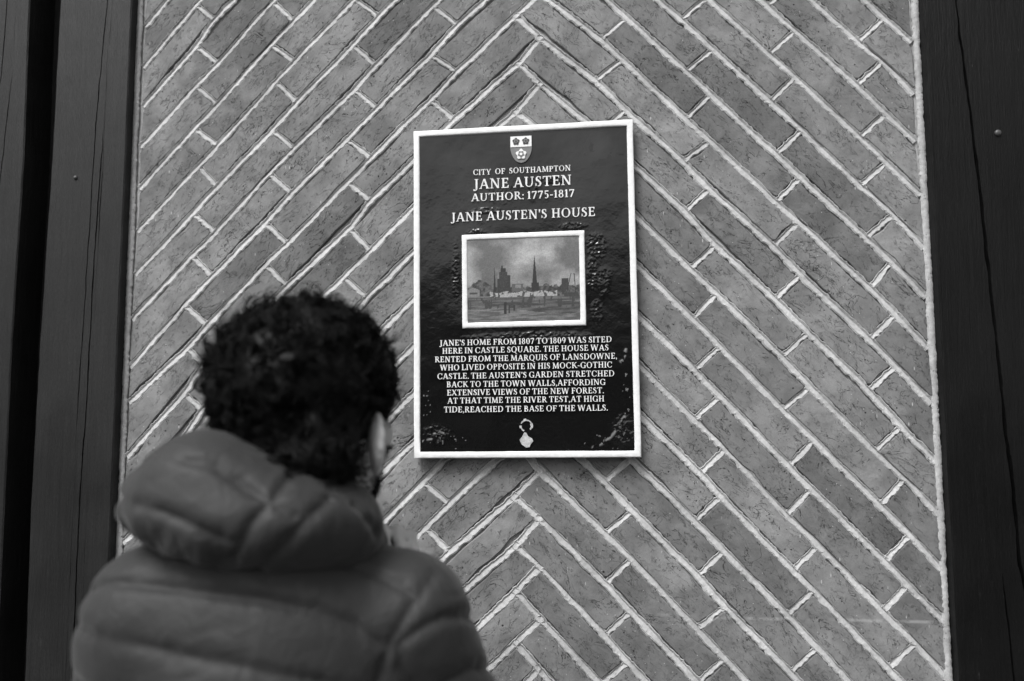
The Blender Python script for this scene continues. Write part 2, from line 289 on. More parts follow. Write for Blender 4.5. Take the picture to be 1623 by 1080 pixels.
 'LE': [(-9523, -1277), (-9523, -394), (-9523, 490), (-9523, 1374), (-9523, 2257), (-9523, 3141), (-9523, 4024), (-9523, 4908), (-9523, 5792), (-9523, 6675), (-9523, 7559), (-9523, 8442), (-9523, 9326), (-9523, 10210), (-9523, 11093), (-9523, 11977), (-9523, 12860), (-9518, 13744), (-9512, 14627), (-9501, 15421), (-9505, 16494), (-9512, 17204), (-9506, 18158), (-9475, 19078), (-9466, 19964), (-9456, 20853), (-9471, 21729), (-9441, 22591), (-9474, 23423), (-9465, 24302), (-9446, 25231), (-9441, 26114), (-9435, 26998), (-9435, 27881), (-9435, 28765)],
}
# stitched quilting seams, millimetres
JACKET_SEAMS = [[(-571, -656, 1429), (-559, -668, 1438), (-544, -677, 1444), (-527, -683, 1448), (-508, -686, 1449), (-467, -685, 1446), (-409, -689, 1442), (-359, -682, 1436), (-333, -674, 1429), (-309, -662, 1421), (-291, -653, 1411), (-273, -643, 1401), (-260, -636, 1389), (-245, -629, 1377)], [(-580, -648, 1403), (-573, -666, 1403), (-561, -680, 1402), (-546, -692, 1401), (-530, -699, 1400), (-495, -703, 1396), (-453, -704, 1389), (-411, -706, 1382), (-372, -702, 1375), (-336, -692, 1366), (-319, -685, 1360), (-302, -676, 1354), (-277, -659, 1340), (-254, -635, 1323)], [(-571, -670, 1349), (-558, -683, 1348), (-542, -693, 1347), (-523, -698, 1346), (-503, -701, 1345), (-448, -710, 1341), (-405, -713, 1335), (-368, -709, 1326), (-333, -697, 1314), (-300, -679, 1299)], [(-318, -639, 1476), (-304, -630, 1468), (-290, -619, 1461), (-272, -608, 1450), (-252, -603, 1442), (-236, -605, 1434), (-221, -605, 1426)], [(-202, -572, 1441), (-210, -595, 1430), (-219, -610, 1417), (-227, -618, 1403), (-234, -624, 1388), (-241, -627, 1372), (-247, -630, 1357), (-250, -633, 1342), (-254, -635, 1327)], [(-182, -480, 1364), (-175, -495, 1373), (-170, -512, 1381), (-168, -530, 1388), (-168, -549, 1393), (-177, -577, 1399), (-188, -593, 1401), (-201, -606, 1396), (-213, -615, 1390), (-222, -619, 1384), (-230, -623, 1377)], [(-230, -623, 1377), (-229, -621, 1366), (-228, -619, 1354), (-224, -613, 1343), (-219, -607, 1331)], [(-169, -446, 1286), (-161, -459, 1298), (-155, -475, 1308), (-151, -492, 1317), (-150, -509, 1323), (-157, -546, 1332), (-168, -565, 1336), (-178, -578, 1332), (-190, -587, 1327)]]
HOOD_SEAMS = [[(-525, -649, 1565), (-512, -662, 1571), (-497, -675, 1576), (-483, -688, 1581), (-468, -698, 1583), (-431, -711, 1579), (-404, -707, 1573), (-390, -706, 1565), (-376, -706, 1557), (-363, -706, 1550), (-351, -706, 1542), (-335, -704, 1532), (-321, -699, 1523)], [(-339, -657, 1563), (-338, -685, 1553), (-341, -701, 1542), (-347, -711, 1531), (-355, -718, 1521), (-360, -719, 1511), (-366, -718, 1500), (-373, -714, 1491), (-381, -706, 1481)], [(-297, -660, 1538), (-301, -675, 1531), (-306, -686, 1525), (-315, -697, 1513), (-327, -703, 1500), (-343, -701, 1484), (-370, -676, 1464)], [(-541, -610, 1536), (-542, -629, 1536), (-538, -648, 1537), (-531, -666, 1537), (-522, -681, 1538), (-473, -720, 1536), (-444, -728, 1530), (-423, -730, 1522), (-404, -728, 1514), (-387, -724, 1507), (-371, -719, 1500)], [(-278, -635, 1527), (-267, -626, 1511), (-262, -601, 1493)]]
# ------------------------------------------------------------------ ground and street
g_ = MB(); g_.box(-60, 60, -60, .3, -.3, -.13); tag(g_.build('road', M['road']), kind='structure')
pv = empty('pavement'); tag(pv, kind='structure')
b = MB(); b.box(-12, 12, -3.2, .04, -.13, -.012); b.build('bedding', M['pave'], pv)
slab = None
for i in range(-6, 6):
    for j in range(5):
        if slab is None:
            b = MB(); b.box(-.297, .297, -.297, .297, -.011, 0.0); slab = b.build('paving_slab', M['pave'], pv)
            o = slab
        else:
            o = slab.copy(); COL.objects.link(o); o.parent = pv
        o.location = (i*.6+.3+(.3 if j % 2 else 0)-.25, -.34-j*.6, random.uniform(-.001, .001))
b = MB(); b.box(-12, 12, -3.34, -3.203, -.13, .004); tag(b.build('kerb', M['pave']), kind='structure')

# the building across the street: what the glossy black plaque and timbers mirror
fb = empty('building', (0, -26, 0)); tag(fb, 'dark rendered building across the street behind the viewer', 'building')
b = MB(); b.box(-26, 22, -8, 0, -.13, 6.6); b.build('wall', M['far_wall'], fb)
b = MB()
V = [(-26.4, .4, 6.6), (22.4, .4, 6.6), (22.4, -8.4, 6.6), (-26.4, -8.4, 6.6), (-26.4, -4, 8.4), (22.4, -4, 8.4)]
b.add(V, [(0, 1, 5, 4), (2, 3, 4, 5), (0, 4, 3), (1, 2, 5), (0, 3, 2, 1)]); b.build('roof', M['dark'], fb)
win = None
for i in range(12):
    for z in (1.0, 4.0):
        if win is None:
            b = MB(); b.box(-.6, .6, .002, .06, 0, 1.5); win = b.build('window', M['far_frame'], fb)
            b = MB()
            for a in (-.54, .03):
                b.box(a, a+.51, .061, .07, .06, 1.44)
            pane = b.build('pane', M['far_glass'], win); o = win
        else:
            o = win.copy(); COL.objects.link(o); o.parent = fb
            c = pane.copy(); COL.objects.link(c); c.parent = o
        o.location = (-22+i*3.7, 0, z)

# ------------------------------------------------------------------ brick panel
LO = -12
def _nd(key, k): a = NODES_MM[key][k-LO]; return np.array((a[0]/1e4, a[1]/1e4))
def ND(key, k):
    """joint node; the cross joints are carried on to the centre lines of the long joints"""
    p = _nd(key, k)
    if key == 'S': return p+np.array((-.004, 0))
    if key == 'T': return p+np.array((.004, 0))
    if key[1] == 'E': return p
    q = _nd(key[:2]+('1' if key[2] == '0' else '0'), k); d = (p-q)/np.linalg.norm(p-q)
    return p+d*max(0.0, min(.0085, (.0645-np.linalg.norm(p-q))/2))
X_L, X_R, Z_LO, Z_HI = -.9665, .5775, 1.0, 2.64
wall = empty('brick_wall', (-.2, 0, .9))
tag(wall, 'brown handmade brick wall laid in a herringbone chevron with pale mortar', 'wall')
WO = Vector((-.2, 0, .9))
def to_wall(o): o.parent = wall; o.location = Vector(o.location)-WO

b = MB(); b.box(X_L-.005, X_R+.005, .0062, .11, Z_LO-.02, Z_HI+.02)
to_wall(b.build('mortar_bed', M['mortar']))

def corners(side, n, k):
    if side == 'R':
        A = ND('S', k) if n == 0 else ND(f'R{n}0', k); D = ND('T', k) if n == 0 else ND(f'R{n}1', k)
        if n < 4: B, C = ND(f'R{n+1}0', k), ND(f'R{n+1}1', k)
        else: B, C = ND('RE', k), ND('RE', k+1)
    else:
        A = ND('T', k) if n == 0 else ND(f'L{n}1', k); D = ND('S', k+1) if n == 0 else ND(f'L{n}0', k)
        if n < 4: B, C = ND(f'L{n+1}1', k), ND(f'L{n+1}0', k)
        else: B, C = ND('LE', k), ND('LE', k+1)
    return [A, B, C, D]

def inset(q, ds):
    """move each edge i (q[i]->q[i+1]) inwards by ds[i] and intersect neighbours"""
    n = len(q); cen = sum(q)/n; L = []
    for i in range(n):
        a, b_ = q[i], q[(i+1) % n]; d = (b_-a)/np.linalg.norm(b_-a); nn = np.array((-d[1], d[0]))
        if nn @ (cen-a) < 0: nn = -nn
        L.append((a+nn*ds[i], d))
    out = []
    for i in range(n):
        p1, d1 = L[i-1]; p2, d2 = L[i]
        Mx = np.array([d1, -d2]).T
        t = np.linalg.solve(Mx, p2-p1); out.append(p1+d1*t[0])
    return out

def brick_mesh(q, ang):
    cen = sum(q)/4; c, s = math.cos(ang), math.sin(ang)
    loc = [np.array(((p-cen)[0]*c+(p-cen)[1]*s, -(p-cen)[0]*s+(p-cen)[1]*c)) for p in q]
    n = 4; ring = []
    ar = sum(loc[i][0]*loc[(i+1) % n][1]-loc[(i+1) % n][0]*loc[i][1] for i in range(n))
    if ar < 0: loc = loc[::-1]
    for i in range(n):
        a, b_ = loc[i], loc[(i+1) % n]; ln = np.linalg.norm(b_-a)
        m_ = max(2, int(round(ln/.028))); d = (b_-a)/ln; nn = np.array((-d[1], d[0]))
        for j in range(m_):
            t = j/m_; p = a+(b_-a)*t
            if j == 0:
                prev = loc[i-1]; dd = (prev-a)/np.linalg.norm(prev-a)
                r_ = random.uniform(.0015, .004)
                ring.append(a+dd*r_+nn*.0002); ring.append(a+d*r_)
            else: ring.append(p+nn*(random.uniform(-.0011, .0014)+(.0028 if random.random() < .07 else 0))+d*random.uniform(-.003, .003))
    N = len(ring); V = []; F = []
    tx, tz, y0 = random.uniform(-.006, .006), random.uniform(-.015, .015), random.uniform(-.0010, .0010)
    def P(p, sc, y):
        x, z = p[0], p[1]; L_ = math.hypot(x, z)
        k_ = 1-sc/max(L_, .02); x *= k_; z *= (1-sc/.024) if sc else 1
        return (x, y0+tx*x+tz*z+y, z)
    for p in ring: V.append(P(p, 0, .05))
    for p in ring: V.append(P(p, 0, .0022+random.uniform(-.0004, .0008)))
    for p in ring: V.append(P(p, .0018, -.0002+random.uniform(-.0003, .0003)))
    for r_ in range(2):
        for i in range(N): j = (i+1) % N; F.append((r_*N+i, r_*N+j, (r_+1)*N+j, (r_+1)*N+i))
    cI = len(V); V.append((0, y0-.0006, 0))
    # ridge points along the brick's axis keep the face gently crowned
    for i in range(N): F.append((2*N+i, 2*N+(i+1) % N, cI))
    return V, [f[::-1] for f in F], cen

first = True
for side in 'RL':
    for n in range(5):
        for k in range(-9, 20):
            q = corners(side, n, k); zc = sum(q)[1]/4
            if not (Z_LO+.03 < zc < Z_HI-.03): continue
            q = [np.array((min(max(p[0], X_L), X_R), p[1])) for p in q]
            jw = .0063
            ends = .0055 if n < 4 else -.0015
            if side == 'R': ds = (jw, ends, jw, .0052)
            else: ds = (jw, ends, jw, .0052)
            ds = [d+random.uniform(-.0007, .0007) for d in ds]
            if min(np.linalg.norm(q[0]-q[1]), np.linalg.norm(q[2]-q[3])) < .016: continue
            q = inset(q, ds)
            e = q[1]-q[0]; ang = math.atan2(e[1], e[0])
            if side == 'L': ang += math.pi
            V, F, cen = brick_mesh(q, ang)
            o = mesh('brick', V, F, M['brick'])
            o.rotation_euler = (0, -ang, 0); o.location = (cen[0], 0, cen[1]); to_wall(o)

# struck mortar joints -------------------------------------------------
def ribbon(mb, pts, w0=.0112, seed=0, ends=(0, 0)):
    pts = np.array(pts); seg = np.linalg.norm(np.diff(pts, axis=0), axis=1); cum = np.r_[0, np.cumsum(seg)]
    L_ = cum[-1]; m_ = max(3, int(L_/.0035)); s = np.linspace(-ends[0], L_+ends[1], m_+1)
    x = np.interp(s, cum, pts[:, 0]); z = np.interp(s, cum, pts[:, 1])
    d0 = (pts[1]-pts[0])/seg[0]; d1 = (pts[-1]-pts[-2])/seg[-1]
    lo = s < 0; x[lo] = pts[0, 0]+d0[0]*s[lo]; z[lo] = pts[0, 1]+d0[1]*s[lo]
    hi = s > L_; x[hi] = pts[-1, 0]+d1[0]*(s[hi]-L_); z[hi] = pts[-1, 1]+d1[1]*(s[hi]-L_)
    # smooth the course line a little
    for _ in range(6):
        x[1:-1] = .25*x[:-2]+.5*x[1:-1]+.25*x[2:]; z[1:-1] = .25*z[:-2]+.5*z[1:-1]+.25*z[2:]
    tx = np.gradient(x); tz = np.gradient(z); ll = np.hypot(tx, tz); tx /= ll; tz /= ll
    nx, nz = -tz, tx
    flip = np.where(nz < 0, -1, 1); nx *= flip; nz *= flip
    S_ = np.stack([s, s*0+seed*7.7, s*0], -1)
    wob = (vnoise(S_, 22, 3, 2)-.5)*.0030; ww = w0*(1+(vnoise(S_, 45, 8, 3)-.5)*.42)
    r1 = (vnoise(S_, 190, 21, 3)-.5)*.0052; r2_ = (vnoise(S_, 190, 33, 3)-.5)*.0060
    prof = [(.60, .0014), (.50, .0004), (.24, .0032), (.12, .0024), (-.36, -.0005), (-.58, .0010)]
    base = len(mb.v)
    dep = (vnoise(S_, 60, 44, 2)-.5)*.0012
    for i in range(m_+1):
        for j, (a, y) in enumerate(prof):
            o_ = a*ww[i]+wob[i]+(r1[i] if j < 2 else 0)+(r2_[i] if j > 3 else 0)+random.uniform(-.0002, .0002)
            mb.v.append((x[i]+nx[i]*o_, y+(dep[i] if 0 < j < 5 else 0)+random.uniform(-.00014, .00014), z[i]+nz[i]*o_))
    P_ = len(prof); fl = flip[len(flip)//2] < 0
    for i in range(m_):
        for j in range(P_-1):
            a = base+i*P_+j; f = (a, a+1, a+P_+1, a+P_)
            mb.f.append(f if not fl else f[::-1])

mj = MB(); sd_ = 0
def clipz(p): return Z_LO-.02 < p[1] < Z_HI+.02
def add_line(pts):
    global sd_
    pts = [p for p in pts]
    run = []
    for p in pts:
        if clipz(p): run.append(p)
    if len(run) > 1: sd_ += 1; ribbon(mj, run, .0126, sd_, (.004, .002))
for k in range(-9, 20):
    add_line([ND('S', k), ND('T', k-1)]+sum([[ND(f'R{n}0', k), ND(f'R{n}1', k-1)] for n in (1, 2, 3, 4)], [])+[ND('RE', k)])
    add_line([ND('T', k), ND('S', k)]+sum([[ND(f'L{n}1', k), ND(f'L{n}0', k-1)] for n in (1, 2, 3, 4)], [])+[ND('LE', k)])
    for n in (1, 2, 3, 4):
        for s_ in 'RL':
            pr = [ND(f'{s_}{n}0', k), ND(f'{s_}{n}1', k)]
            if all(clipz(p) for p in pr): sd_ += 1; ribbon(mj, pr, .0100, sd_, (-.005, -.005))
o = mj.build('mortar_joints', M['mortar'], None, False); to_wall(o)
# rough mortar fillets where the panel meets the posts
for xs, sgn in ((X_L+.0045, 1), (X_R-.0060, -1)):
    zz = np.arange(Z_LO-.02, Z_HI+.02, .0028); S_ = np.stack([zz, zz*0+sgn, zz*0], -1)
    wv = .0066*(1+(vnoise(S_, 30, 5, 4)-.5)*.5); wo = (vnoise(S_, 200, 12, 3)-.5)*.003
    mb = MB(); P_ = 5
    for i, z in enumerate(zz):
        for j, (a, y) in enumerate(((-.95, .006), (-.75, -.0006), (.1, -.0012), (.85, -.0006), (1.05, .0026))):
            mb.v.append((xs+sgn*a*wv[i]+wo[i]+random.uniform(-.0006, .0006), y+random.uniform(-.0004, .0004), z))
    for i in range(len(zz)-1):
        for j in range(P_-1):
            a = i*P_+j; f = (a, a+P_, a+P_+1, a+1); mb.f.append(f if sgn < 0 else f[::-1])
    o = mb.build('mortar_fillet', M['mortar'], None, True); to_wall(o)

b = MB(); b.box(X_L, X_R, -.012, .11, -.13, Z_LO-.021); tag(b.build('plinth', M['pave']), 'pale stone plinth under the brick panel', 'plinth')
b = MB(); b.box(-2.0, 1.6, -.03, .12, Z_HI+.021, Z_HI+.22); tag(b.build('beam', M['timber_l']), 'dark horizontal timber beam above the brick panel', 'beam')

# ------------------------------------------------------------------ timbers
def timber(name, left, right, yf, depth, cracks, mat, label, z0=-.1, z1=Z_HI+.02):
    """left/right: edge x as function of z; cracks: (points [(x,z)...] top to bottom, half width)"""
    zz = np.arange(z0, z1+.001, .009); cols = []
    S0 = np.stack([zz, zz*0+3.3, zz*0], -1)
    xl = left(zz)+(vnoise(S0, 40, 61, 3)-.5)*.0016; xr = right(zz)+(vnoise(S0, 40, 62, 3)-.5)*.0016
    cr = []
    for ci, (pts, hw, *zt) in enumerate(cracks):
        pts = sorted(pts, key=lambda p: p[1]); pz = np.array([p[1] for p in pts]); px = np.array([p[0] for p in pts])
        cx = np.interp(zz, pz, px)+(vnoise(S0+ci*5, 30, 71+ci, 3)-.5)*.0022+(vnoise(S0+ci*5, 110, 75, 2)-.5)*.0012
        inn = np.clip(np.minimum(zz-pz[0], (zt[0] if zt else pz[-1])-zz)/.06, 0, 1)
        wd = hw*inn*(.35+1.3*vnoise(S0+ci*9, 28, 81+ci, 3))*(np.clip(.25+(2.42-zz)*1.9, .25, 1) if hw > .002 else 1)
        cr.append((cx, wd))
    order = np.argsort([c[0].mean() for c in cr]) if cr else []
    cols = [(xl, yf+.07*0+depth), (xl, yf+.0022), (xl+.0024, yf*np.ones_like(zz))]
    prev = xl+.003
    for oi in order:
        cx, wd = cr[oi]
        m1 = (prev+cx-wd)/2
        cols += [(m1, yf*np.ones_like(zz)), (cx-wd-.0004, yf*np.ones_like(zz)), (cx-wd*.3, yf+np.minimum(wd*5, .012)), (cx+wd*.3+.0001, yf+np.minimum(wd*5, .012)+.0001), (cx+wd+.0004, yf*np.ones_like(zz))]
        prev = cx+wd+.001
    cols += [((prev+xr)/2, yf*np.ones_like(zz)), (xr-.0024, yf*np.ones_like(zz)), (xr, yf+.0022), (xr, yf+depth)]
    V = []; nC = len(cols)
    relief = [(vnoise(S0+7*j, 12, 90+j, 3)-.5)*.0014 for j in range(nC)]
    xm, zm = float(xl.mean()), zz[0]
    for i, z in enumerate(zz):
        for j, (x, y) in enumerate(cols):
            yy = y if np.isscalar(y) else y[i]
            V.append((x[i]-xm, yy-yf+(relief[j][i] if 0 < j < nC-1 else 0), z))
    F = []
    for i in range(len(zz)-1):
        for j in range(nC-1): a = i*nC+j; F.append((a, a+1, a+nC+1, a+nC))
    return tag(mesh(name, V, F, mat, None, False, (xm, yf, 0)), label, 'timber post', 'timber posts either side of the brick panel')
cst = lambda *pts: (lambda z: np.interp(z, [p[1] for p in pts], [p[0] for p in pts]))
YF = -.022
crL = [([(-1.0135, 2.60), (-1.0183, 2.4804), (-1.0237, 2.4128), (-1.0328, 2.2125), (-1.0359, 2.0679), (-1.0411, 1.798), (-1.0449, 1.6784), (-1.046, 1.60)], .0006),
       ([(-1.0236, 1.9509), (-1.0272, 1.6471), (-1.0309, 1.5542), (-1.0328, 1.341), (-1.0331, 1.1), (-1.035, .5), (-1.012, 2.34), (-1.0045, 2.6)], .0009, 2.2),
       ([(-1.014, 2.12), (-1.0175, 1.95)], .0005)]
p1 = timber('timber_post', cst((-1.134, 1.0), (-1.1312, 1.1118), (-1.1367, 1.4367), (-1.1342, 1.774), (-1.1273, 2.1505), (-1.126, 2.4877)),
            cst((-.966, 1.0), (-.9665, 1.4024), (-.9672, 1.7842), (-.9655, 2.1173), (-.9655, 2.5)), YF, .1, crL, M['timber_l'],
            'broad black timber post left of the brick panel, split by a long wavering crack')
p2 = timber('timber_post', cst((-1.42, 1), (-1.42, 2)), cst((-1.188, 1.0), (-1.1895, 1.3381), (-1.1923, 1.7748), (-1.1866, 2.153), (-1.1921, 2.4922)), YF-.004, .1,
            [([(-1.2420, 2.6), (-1.2428, 2.4957), (-1.2472, 2.3447), (-1.2513, 2.2905), (-1.262, 1.9)], .0007), ([(-1.2223, 2.3365), (-1.2376, 2.1019), (-1.243, 1.8)], .0007)], M['timber_l'],
            'black timber post at the far left edge, beyond the dark gap')
p3 = timber('timber_post', cst((.5785, 1.0), (.5782, 1.1742), (.5772, 1.5527), (.577, 1.7819), (.5765, 2.0202), (.5762, 2.3718)), cst((.98, 1), (.98, 2)), YF-.003, .1,
            [([(.628, 2.6), (.6312, 2.3676), (.6348, 2.3021), (.6467, 2.1356), (.6509, 2.0607), (.6561, 1.9717), (.661, 1.8659), (.668, 1.7341), (.6713, 1.6544), (.6736, 1.5852), (.6774, 1.5423), (.6824, 1.433), (.6833, 1.3763), (.6898, 1.3316), (.70, 1.2)], .0024),
             ([(.60, 2.6), (.615, 2.0), (.635, 1.6), (.655, 1.36), (.659, 1.28), (.6643, 1.1764), (.668, 1.0)], .0010, 1.36)], M['timber_r'],
            'very dark timber post right of the brick panel with a deep kinked crack')
def nail(post, x, z, r=.0042):
    V = []; F = []; N = 12
    for j, (rr, y) in enumerate(((1, .002), (1, -.0014), (.8, -.0030), (.4, -.0038))):
        for i in range(N): a = 2*math.pi*i/N; V.append((x-post.location.x+r*rr*math.cos(a), y, z+r*rr*math.sin(a)))
    V.append((x-post.location.x, -.004, z))
    for j in range(3):
        for i in range(N): F.append((j*N+i, j*N+(i+1) % N, (j+1)*N+(i+1) % N, (j+1)*N+i))
    for i in range(N): F.append((3*N+i, 3*N+(i+1) % N, 4*N))
    mesh('nail', V, F, M['nail'], post, True)
nail(p1, -1.0722, 2.106); nail(p3, .6889, 2.1163, .0058)
b = MB(); b.box(-1.25, -1.08, .05, .075, -.1, Z_HI+.02); tag(b.build('recessed_board', M['void']), 'unlit black board set back between the two left posts', 'board')

# ------------------------------------------------------------------ plaque
PLX, PLY, PLZ = -.15575, -.024, 1.8572
plq = empty('plaque', (PLX, PLY, PLZ), (0, -R(.486), 0))
tag(plq, 'black cast metal memorial plaque with white rim, white raised lettering and a framed picture', 'plaque')
PWd, PHt = .2095, .3132
def rect(x0, x1, z0, z1): return [(x0, z0), (x1, z0), (x1, z1), (x0, z1)]
def frame(name, ox, oz, ix, iz, cx, cz, yf, yb, mat, bev=.0018, parent=plq, seg=26):
    """rectangular picture-frame moulding with rounded cross section and slightly uneven cast edge"""
    prof = [(0, yb), (0, yf+bev), (bev*.5, yf+bev*.25), (bev*1.3, yf), (-bev*1.3, yf), (-bev*.5, yf+bev*.25), (0, yf+bev), (0, yb)]
    V = []; F = []; ring = []
    co = [(-1, -1), (1, -1), (1, 1), (-1, 1)]
    pts = []
    for i in range(4):
        a, c_ = co[i], co[(i+1) % 4]
        for j in range(seg): t = j/seg; pts.append((a[0]+(c_[0]-a[0])*t, a[1]+(c_[1]-a[1])*t))
    P_ = len(prof)
    for (u, v) in pts:
        for j, (o_, y) in enumerate(prof):
            if j < 4: hx, hz = ox-o_, oz-o_
            else: hx, hz = ix-o_, iz-o_
            jit = random.uniform(-.00022, .00022)
            V.append((cx+u*(hx+jit), y+(random.uniform(-.0002, .0002) if 0 < j < 7 else 0), cz+v*(hz+jit)))
    N = len(pts)
    for i in range(N):
        for j in range(P_-1):
            a = i*P_+j; b_ = ((i+1) % N)*P_+j; F.append((a, b_, b_+1, a+1))
    return mesh(name, V, F, mat, parent, True)
frame('rim', PWd, PHt, PWd-.0118, PHt-.0118, 0, 0, -.0035, .013, M['white'])
PCX, PCZ = -.0006, .0170
frame('picture_frame', .1158, .0890, .1054, .0787, PCX, PCZ, -.0034, .003, M['white'])
for sx_ in (-.15, .15):
    for sz_ in (-.24, .24):
        b = MB(); b.box(sx_-.012, sx_+.012, .0131, .0245, sz_-.012, sz_+.012); b.build('spacer', M['dark'], plq)

# cast backplate with real relief: blistered paint, rough halos round the text
nx_, nz_ = 320, 480
gx = np.linspace(-(PWd-.011), PWd-.011, nx_); gz = np.linspace(-(PHt-.011), PHt-.011, nz_)
GX, GZ = np.meshgrid(gx, gz); X_, Z_ = GX*1000, GZ*1000
P3 = np.stack([GX, GX*0, GZ], -1)
def blob(cx, cz, rx, rz, p=2): return np.exp(-(np.abs((X_-cx)/rx)**p+np.abs((Z_-cz)/rz)**p))
rough = np.zeros_like(X_)
for a in ((137, 78, 18, 26, 4), (128, 30, 9, 34, 4), (134, -46, 12, 20), (150, 10, 14, 30), (96, 116, 30, 7), (0, 186, 105, 34, 4), (-70, 152, 30, 6), (60, 205, 30, 8), (0, -166, 178, 66, 6),
          (-88, 112, 22, 6), (-128, 40, 8, 60), (0, -90, 110, 9), (60, -92, 60, 10), (178, -262, 22, 30), (-165, -270, 30, 20)):
    rough = np.maximum(rough, blob(*a)*(.32 if a[3] in (66, 34) and a[0] == 0 else 1))
n_a = vnoise(P3+3, 150, 5, 4); n_b = vnoise(P3, 240, 9, 3); n_c = vnoise(P3, 18, 14, 3)
mask = np.clip((rough*(.35+1.3*vnoise(P3, 42, 25, 3))-.30)*2.4, 0, 1)
ridge = 1-np.abs(2*n_a-1)*2.6
h = mask*(np.clip(ridge, 0, 1)*.0013+(n_b-.5)*.0008)+(n_c-.5)*.0020+(vnoise(P3, 7, 66, 2)-.5)*.0030+(n_b-.5)*.00012
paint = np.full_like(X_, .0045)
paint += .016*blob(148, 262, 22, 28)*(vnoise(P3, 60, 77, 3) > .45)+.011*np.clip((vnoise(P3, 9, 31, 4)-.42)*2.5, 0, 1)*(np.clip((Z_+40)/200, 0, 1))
def curve_mask(pts, wd):
    d = np.full_like(X_, 1e9)
    for (x0, z0), (x1, z1) in zip(pts[:-1], pts[1:]):
        dx, dz = x1-x0, z1-z0; t = np.clip(((X_-x0)*dx+(Z_-z0)*dz)/(dx*dx+dz*dz), 0, 1)
        d = np.minimum(d, np.hypot(X_-x0-t*dx, Z_-z0-t*dz))
    return np.clip(1-d/wd, 0, 1)
wear_glint = curve_mask([(181, -240), (172, -258), (155, -277), (140, -288), (123, -295)], 3.6)*.9*(n_a > .44)  # curved gloss highlight painted into the enamel colour; chipped marks join it below
wear_glint = np.maximum(wear_glint, curve_mask([(-172, -268), (-160, -265), (-150, -268)], 2.2)*(n_b > .42))
wear_glint = np.maximum(wear_glint, curve_mask([(-184, -279), (-176, -278)], 2.4)*(n_b > .4))
wear_glint = np.maximum(wear_glint, curve_mask([(186, -118), (183, -130), (177, -140)], 4)*(n_a > .47))
spk = (vnoise(P3, 330, 51, 2) > .80)*np.clip(blob(150, -285, 45, 14)+blob(-150, -285, 50, 12)+blob(-186, -225, 8, 40)+blob(184, -190, 8, 60)+.10*mask, 0, 1)
wear_glint = np.maximum(wear_glint, (spk > .35)*.8)
paint = paint*(1-np.clip(wear_glint, 0, 1))+.22*np.clip(wear_glint, 0, 1)
h += np.clip(wear_glint, 0, 1)*.0006
V = np.stack([GX, -h, GZ], -1).reshape(-1, 3)
idx = np.arange(nx_*nz_).reshape(nz_, nx_)
F = np.stack([idx[:-1, :-1], idx[:-1, 1:], idx[1:, 1:], idx[1:, :-1]], -1).reshape(-1, 4)
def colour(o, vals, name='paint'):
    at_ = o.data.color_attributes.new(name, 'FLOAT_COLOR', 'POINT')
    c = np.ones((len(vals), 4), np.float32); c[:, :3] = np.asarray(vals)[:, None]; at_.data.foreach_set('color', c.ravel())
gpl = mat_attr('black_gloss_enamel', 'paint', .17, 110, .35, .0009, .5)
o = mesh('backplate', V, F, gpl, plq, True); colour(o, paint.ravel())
b = MB(); b.box(-PWd+.002, PWd-.002, .004, .0128, -PHt+.002, PHt-.002); b.build('back_casting', M['dark'], plq)

# the picture: a flat tinted print of a river town (generic), drawn as a fine coloured sheet
pw, ph = .1053, .0786; nx2, nz2 = 300, 224
u = np.linspace(0, 1, nx2); v = np.linspace(0, 1, nz2); U, Vv = np.meshgrid(u, v)
Q = np.stack([U*1.35, Vv, U*0], -1)
cl = vnoise(Q+1, 4, 3, 6); cl2 = vnoise(Q*np.array((1, 2.2, 1)), 9, 13, 4)
img = .13+.33*np.clip((cl-.38)*3, 0, 1)*(.5+.5*cl2)+.03*(Vv-.4)
img *= 1-.35*np.clip((.25-U)*3, 0, 1)*(cl2)
def below(hz): return Vv < hz
tree = .375+.07*vnoise(Q, 30, 4, 4)+.10*np.exp(-((U-.10)/.055)**2)+.05*np.exp(-((U-.17)/.03)**2)+.05*np.exp(-((U-.87)/.035)**2)+.02*np.exp(-((U-.72)/.08)**2)
img = np.where(below(tree), .040+.11*np.clip((vnoise(Q, 40, 8, 4)-.35)*2, 0, 1), img)
def put(c, val, n=.35): 
    global img
    img = np.where(c, val*(1-n/2+n*vnoise(Q, 90, 6, 2)), img)
box_ = lambda x0, x1, z0, z1: (U > x0) & (U < x1) & (Vv > z0) & (Vv < z1)
put(box_(.285, .36, .36, .60), .045, .9); put(box_(.30, .345, .6, .645), .03); put(box_(.305, .32, .64, .675), .03); put(box_(.36, .385, .36, .56), .04)
put(box_(.27, .29, .36, .52), .04)
put((np.abs(U-.245) < .010*(1-(Vv-.40)/.28)) & (Vv > .36) & (Vv < .66), .03)
put(box_(.575, .64, .36, .46), .03); put((np.abs(U-.603) < .022*(1-(Vv-.44)/.36)) & (Vv > .44) & (Vv < .80), .028)
put(box_(.40, .50, .36, .45), .10); put(box_(.43, .48, .40, .44), .2)
put(box_(.84, .90, .36, .50), .045)
wallz = (Vv > .295) & (Vv < .355+.01*np.sin(U*40)) & (U > .20) & (U < .80)
put(wallz, .34, .6); put(wallz & (vnoise(Q, 34, 61, 2) > .62), .07)
put(box_(.0, .11, .30, .42) & (Vv < .42-.5*np.abs(U-.05)), .20); put(box_(.02, .09, .34, .36), .06)
put(box_(.0, .2, .28, .31), .15)
wat = Vv < .295
wl_ = vnoise(np.stack([U*4, Vv*34, U*0], -1), 2.0, 71, 4)
img = np.where(wat, .05+.10*np.clip((wl_-.35)*2.4, 0, 1), img)
shore = Vv < .13+.05*np.sin(U*5+.6)+.03*(vnoise(Q, 12, 80, 3)-.5)
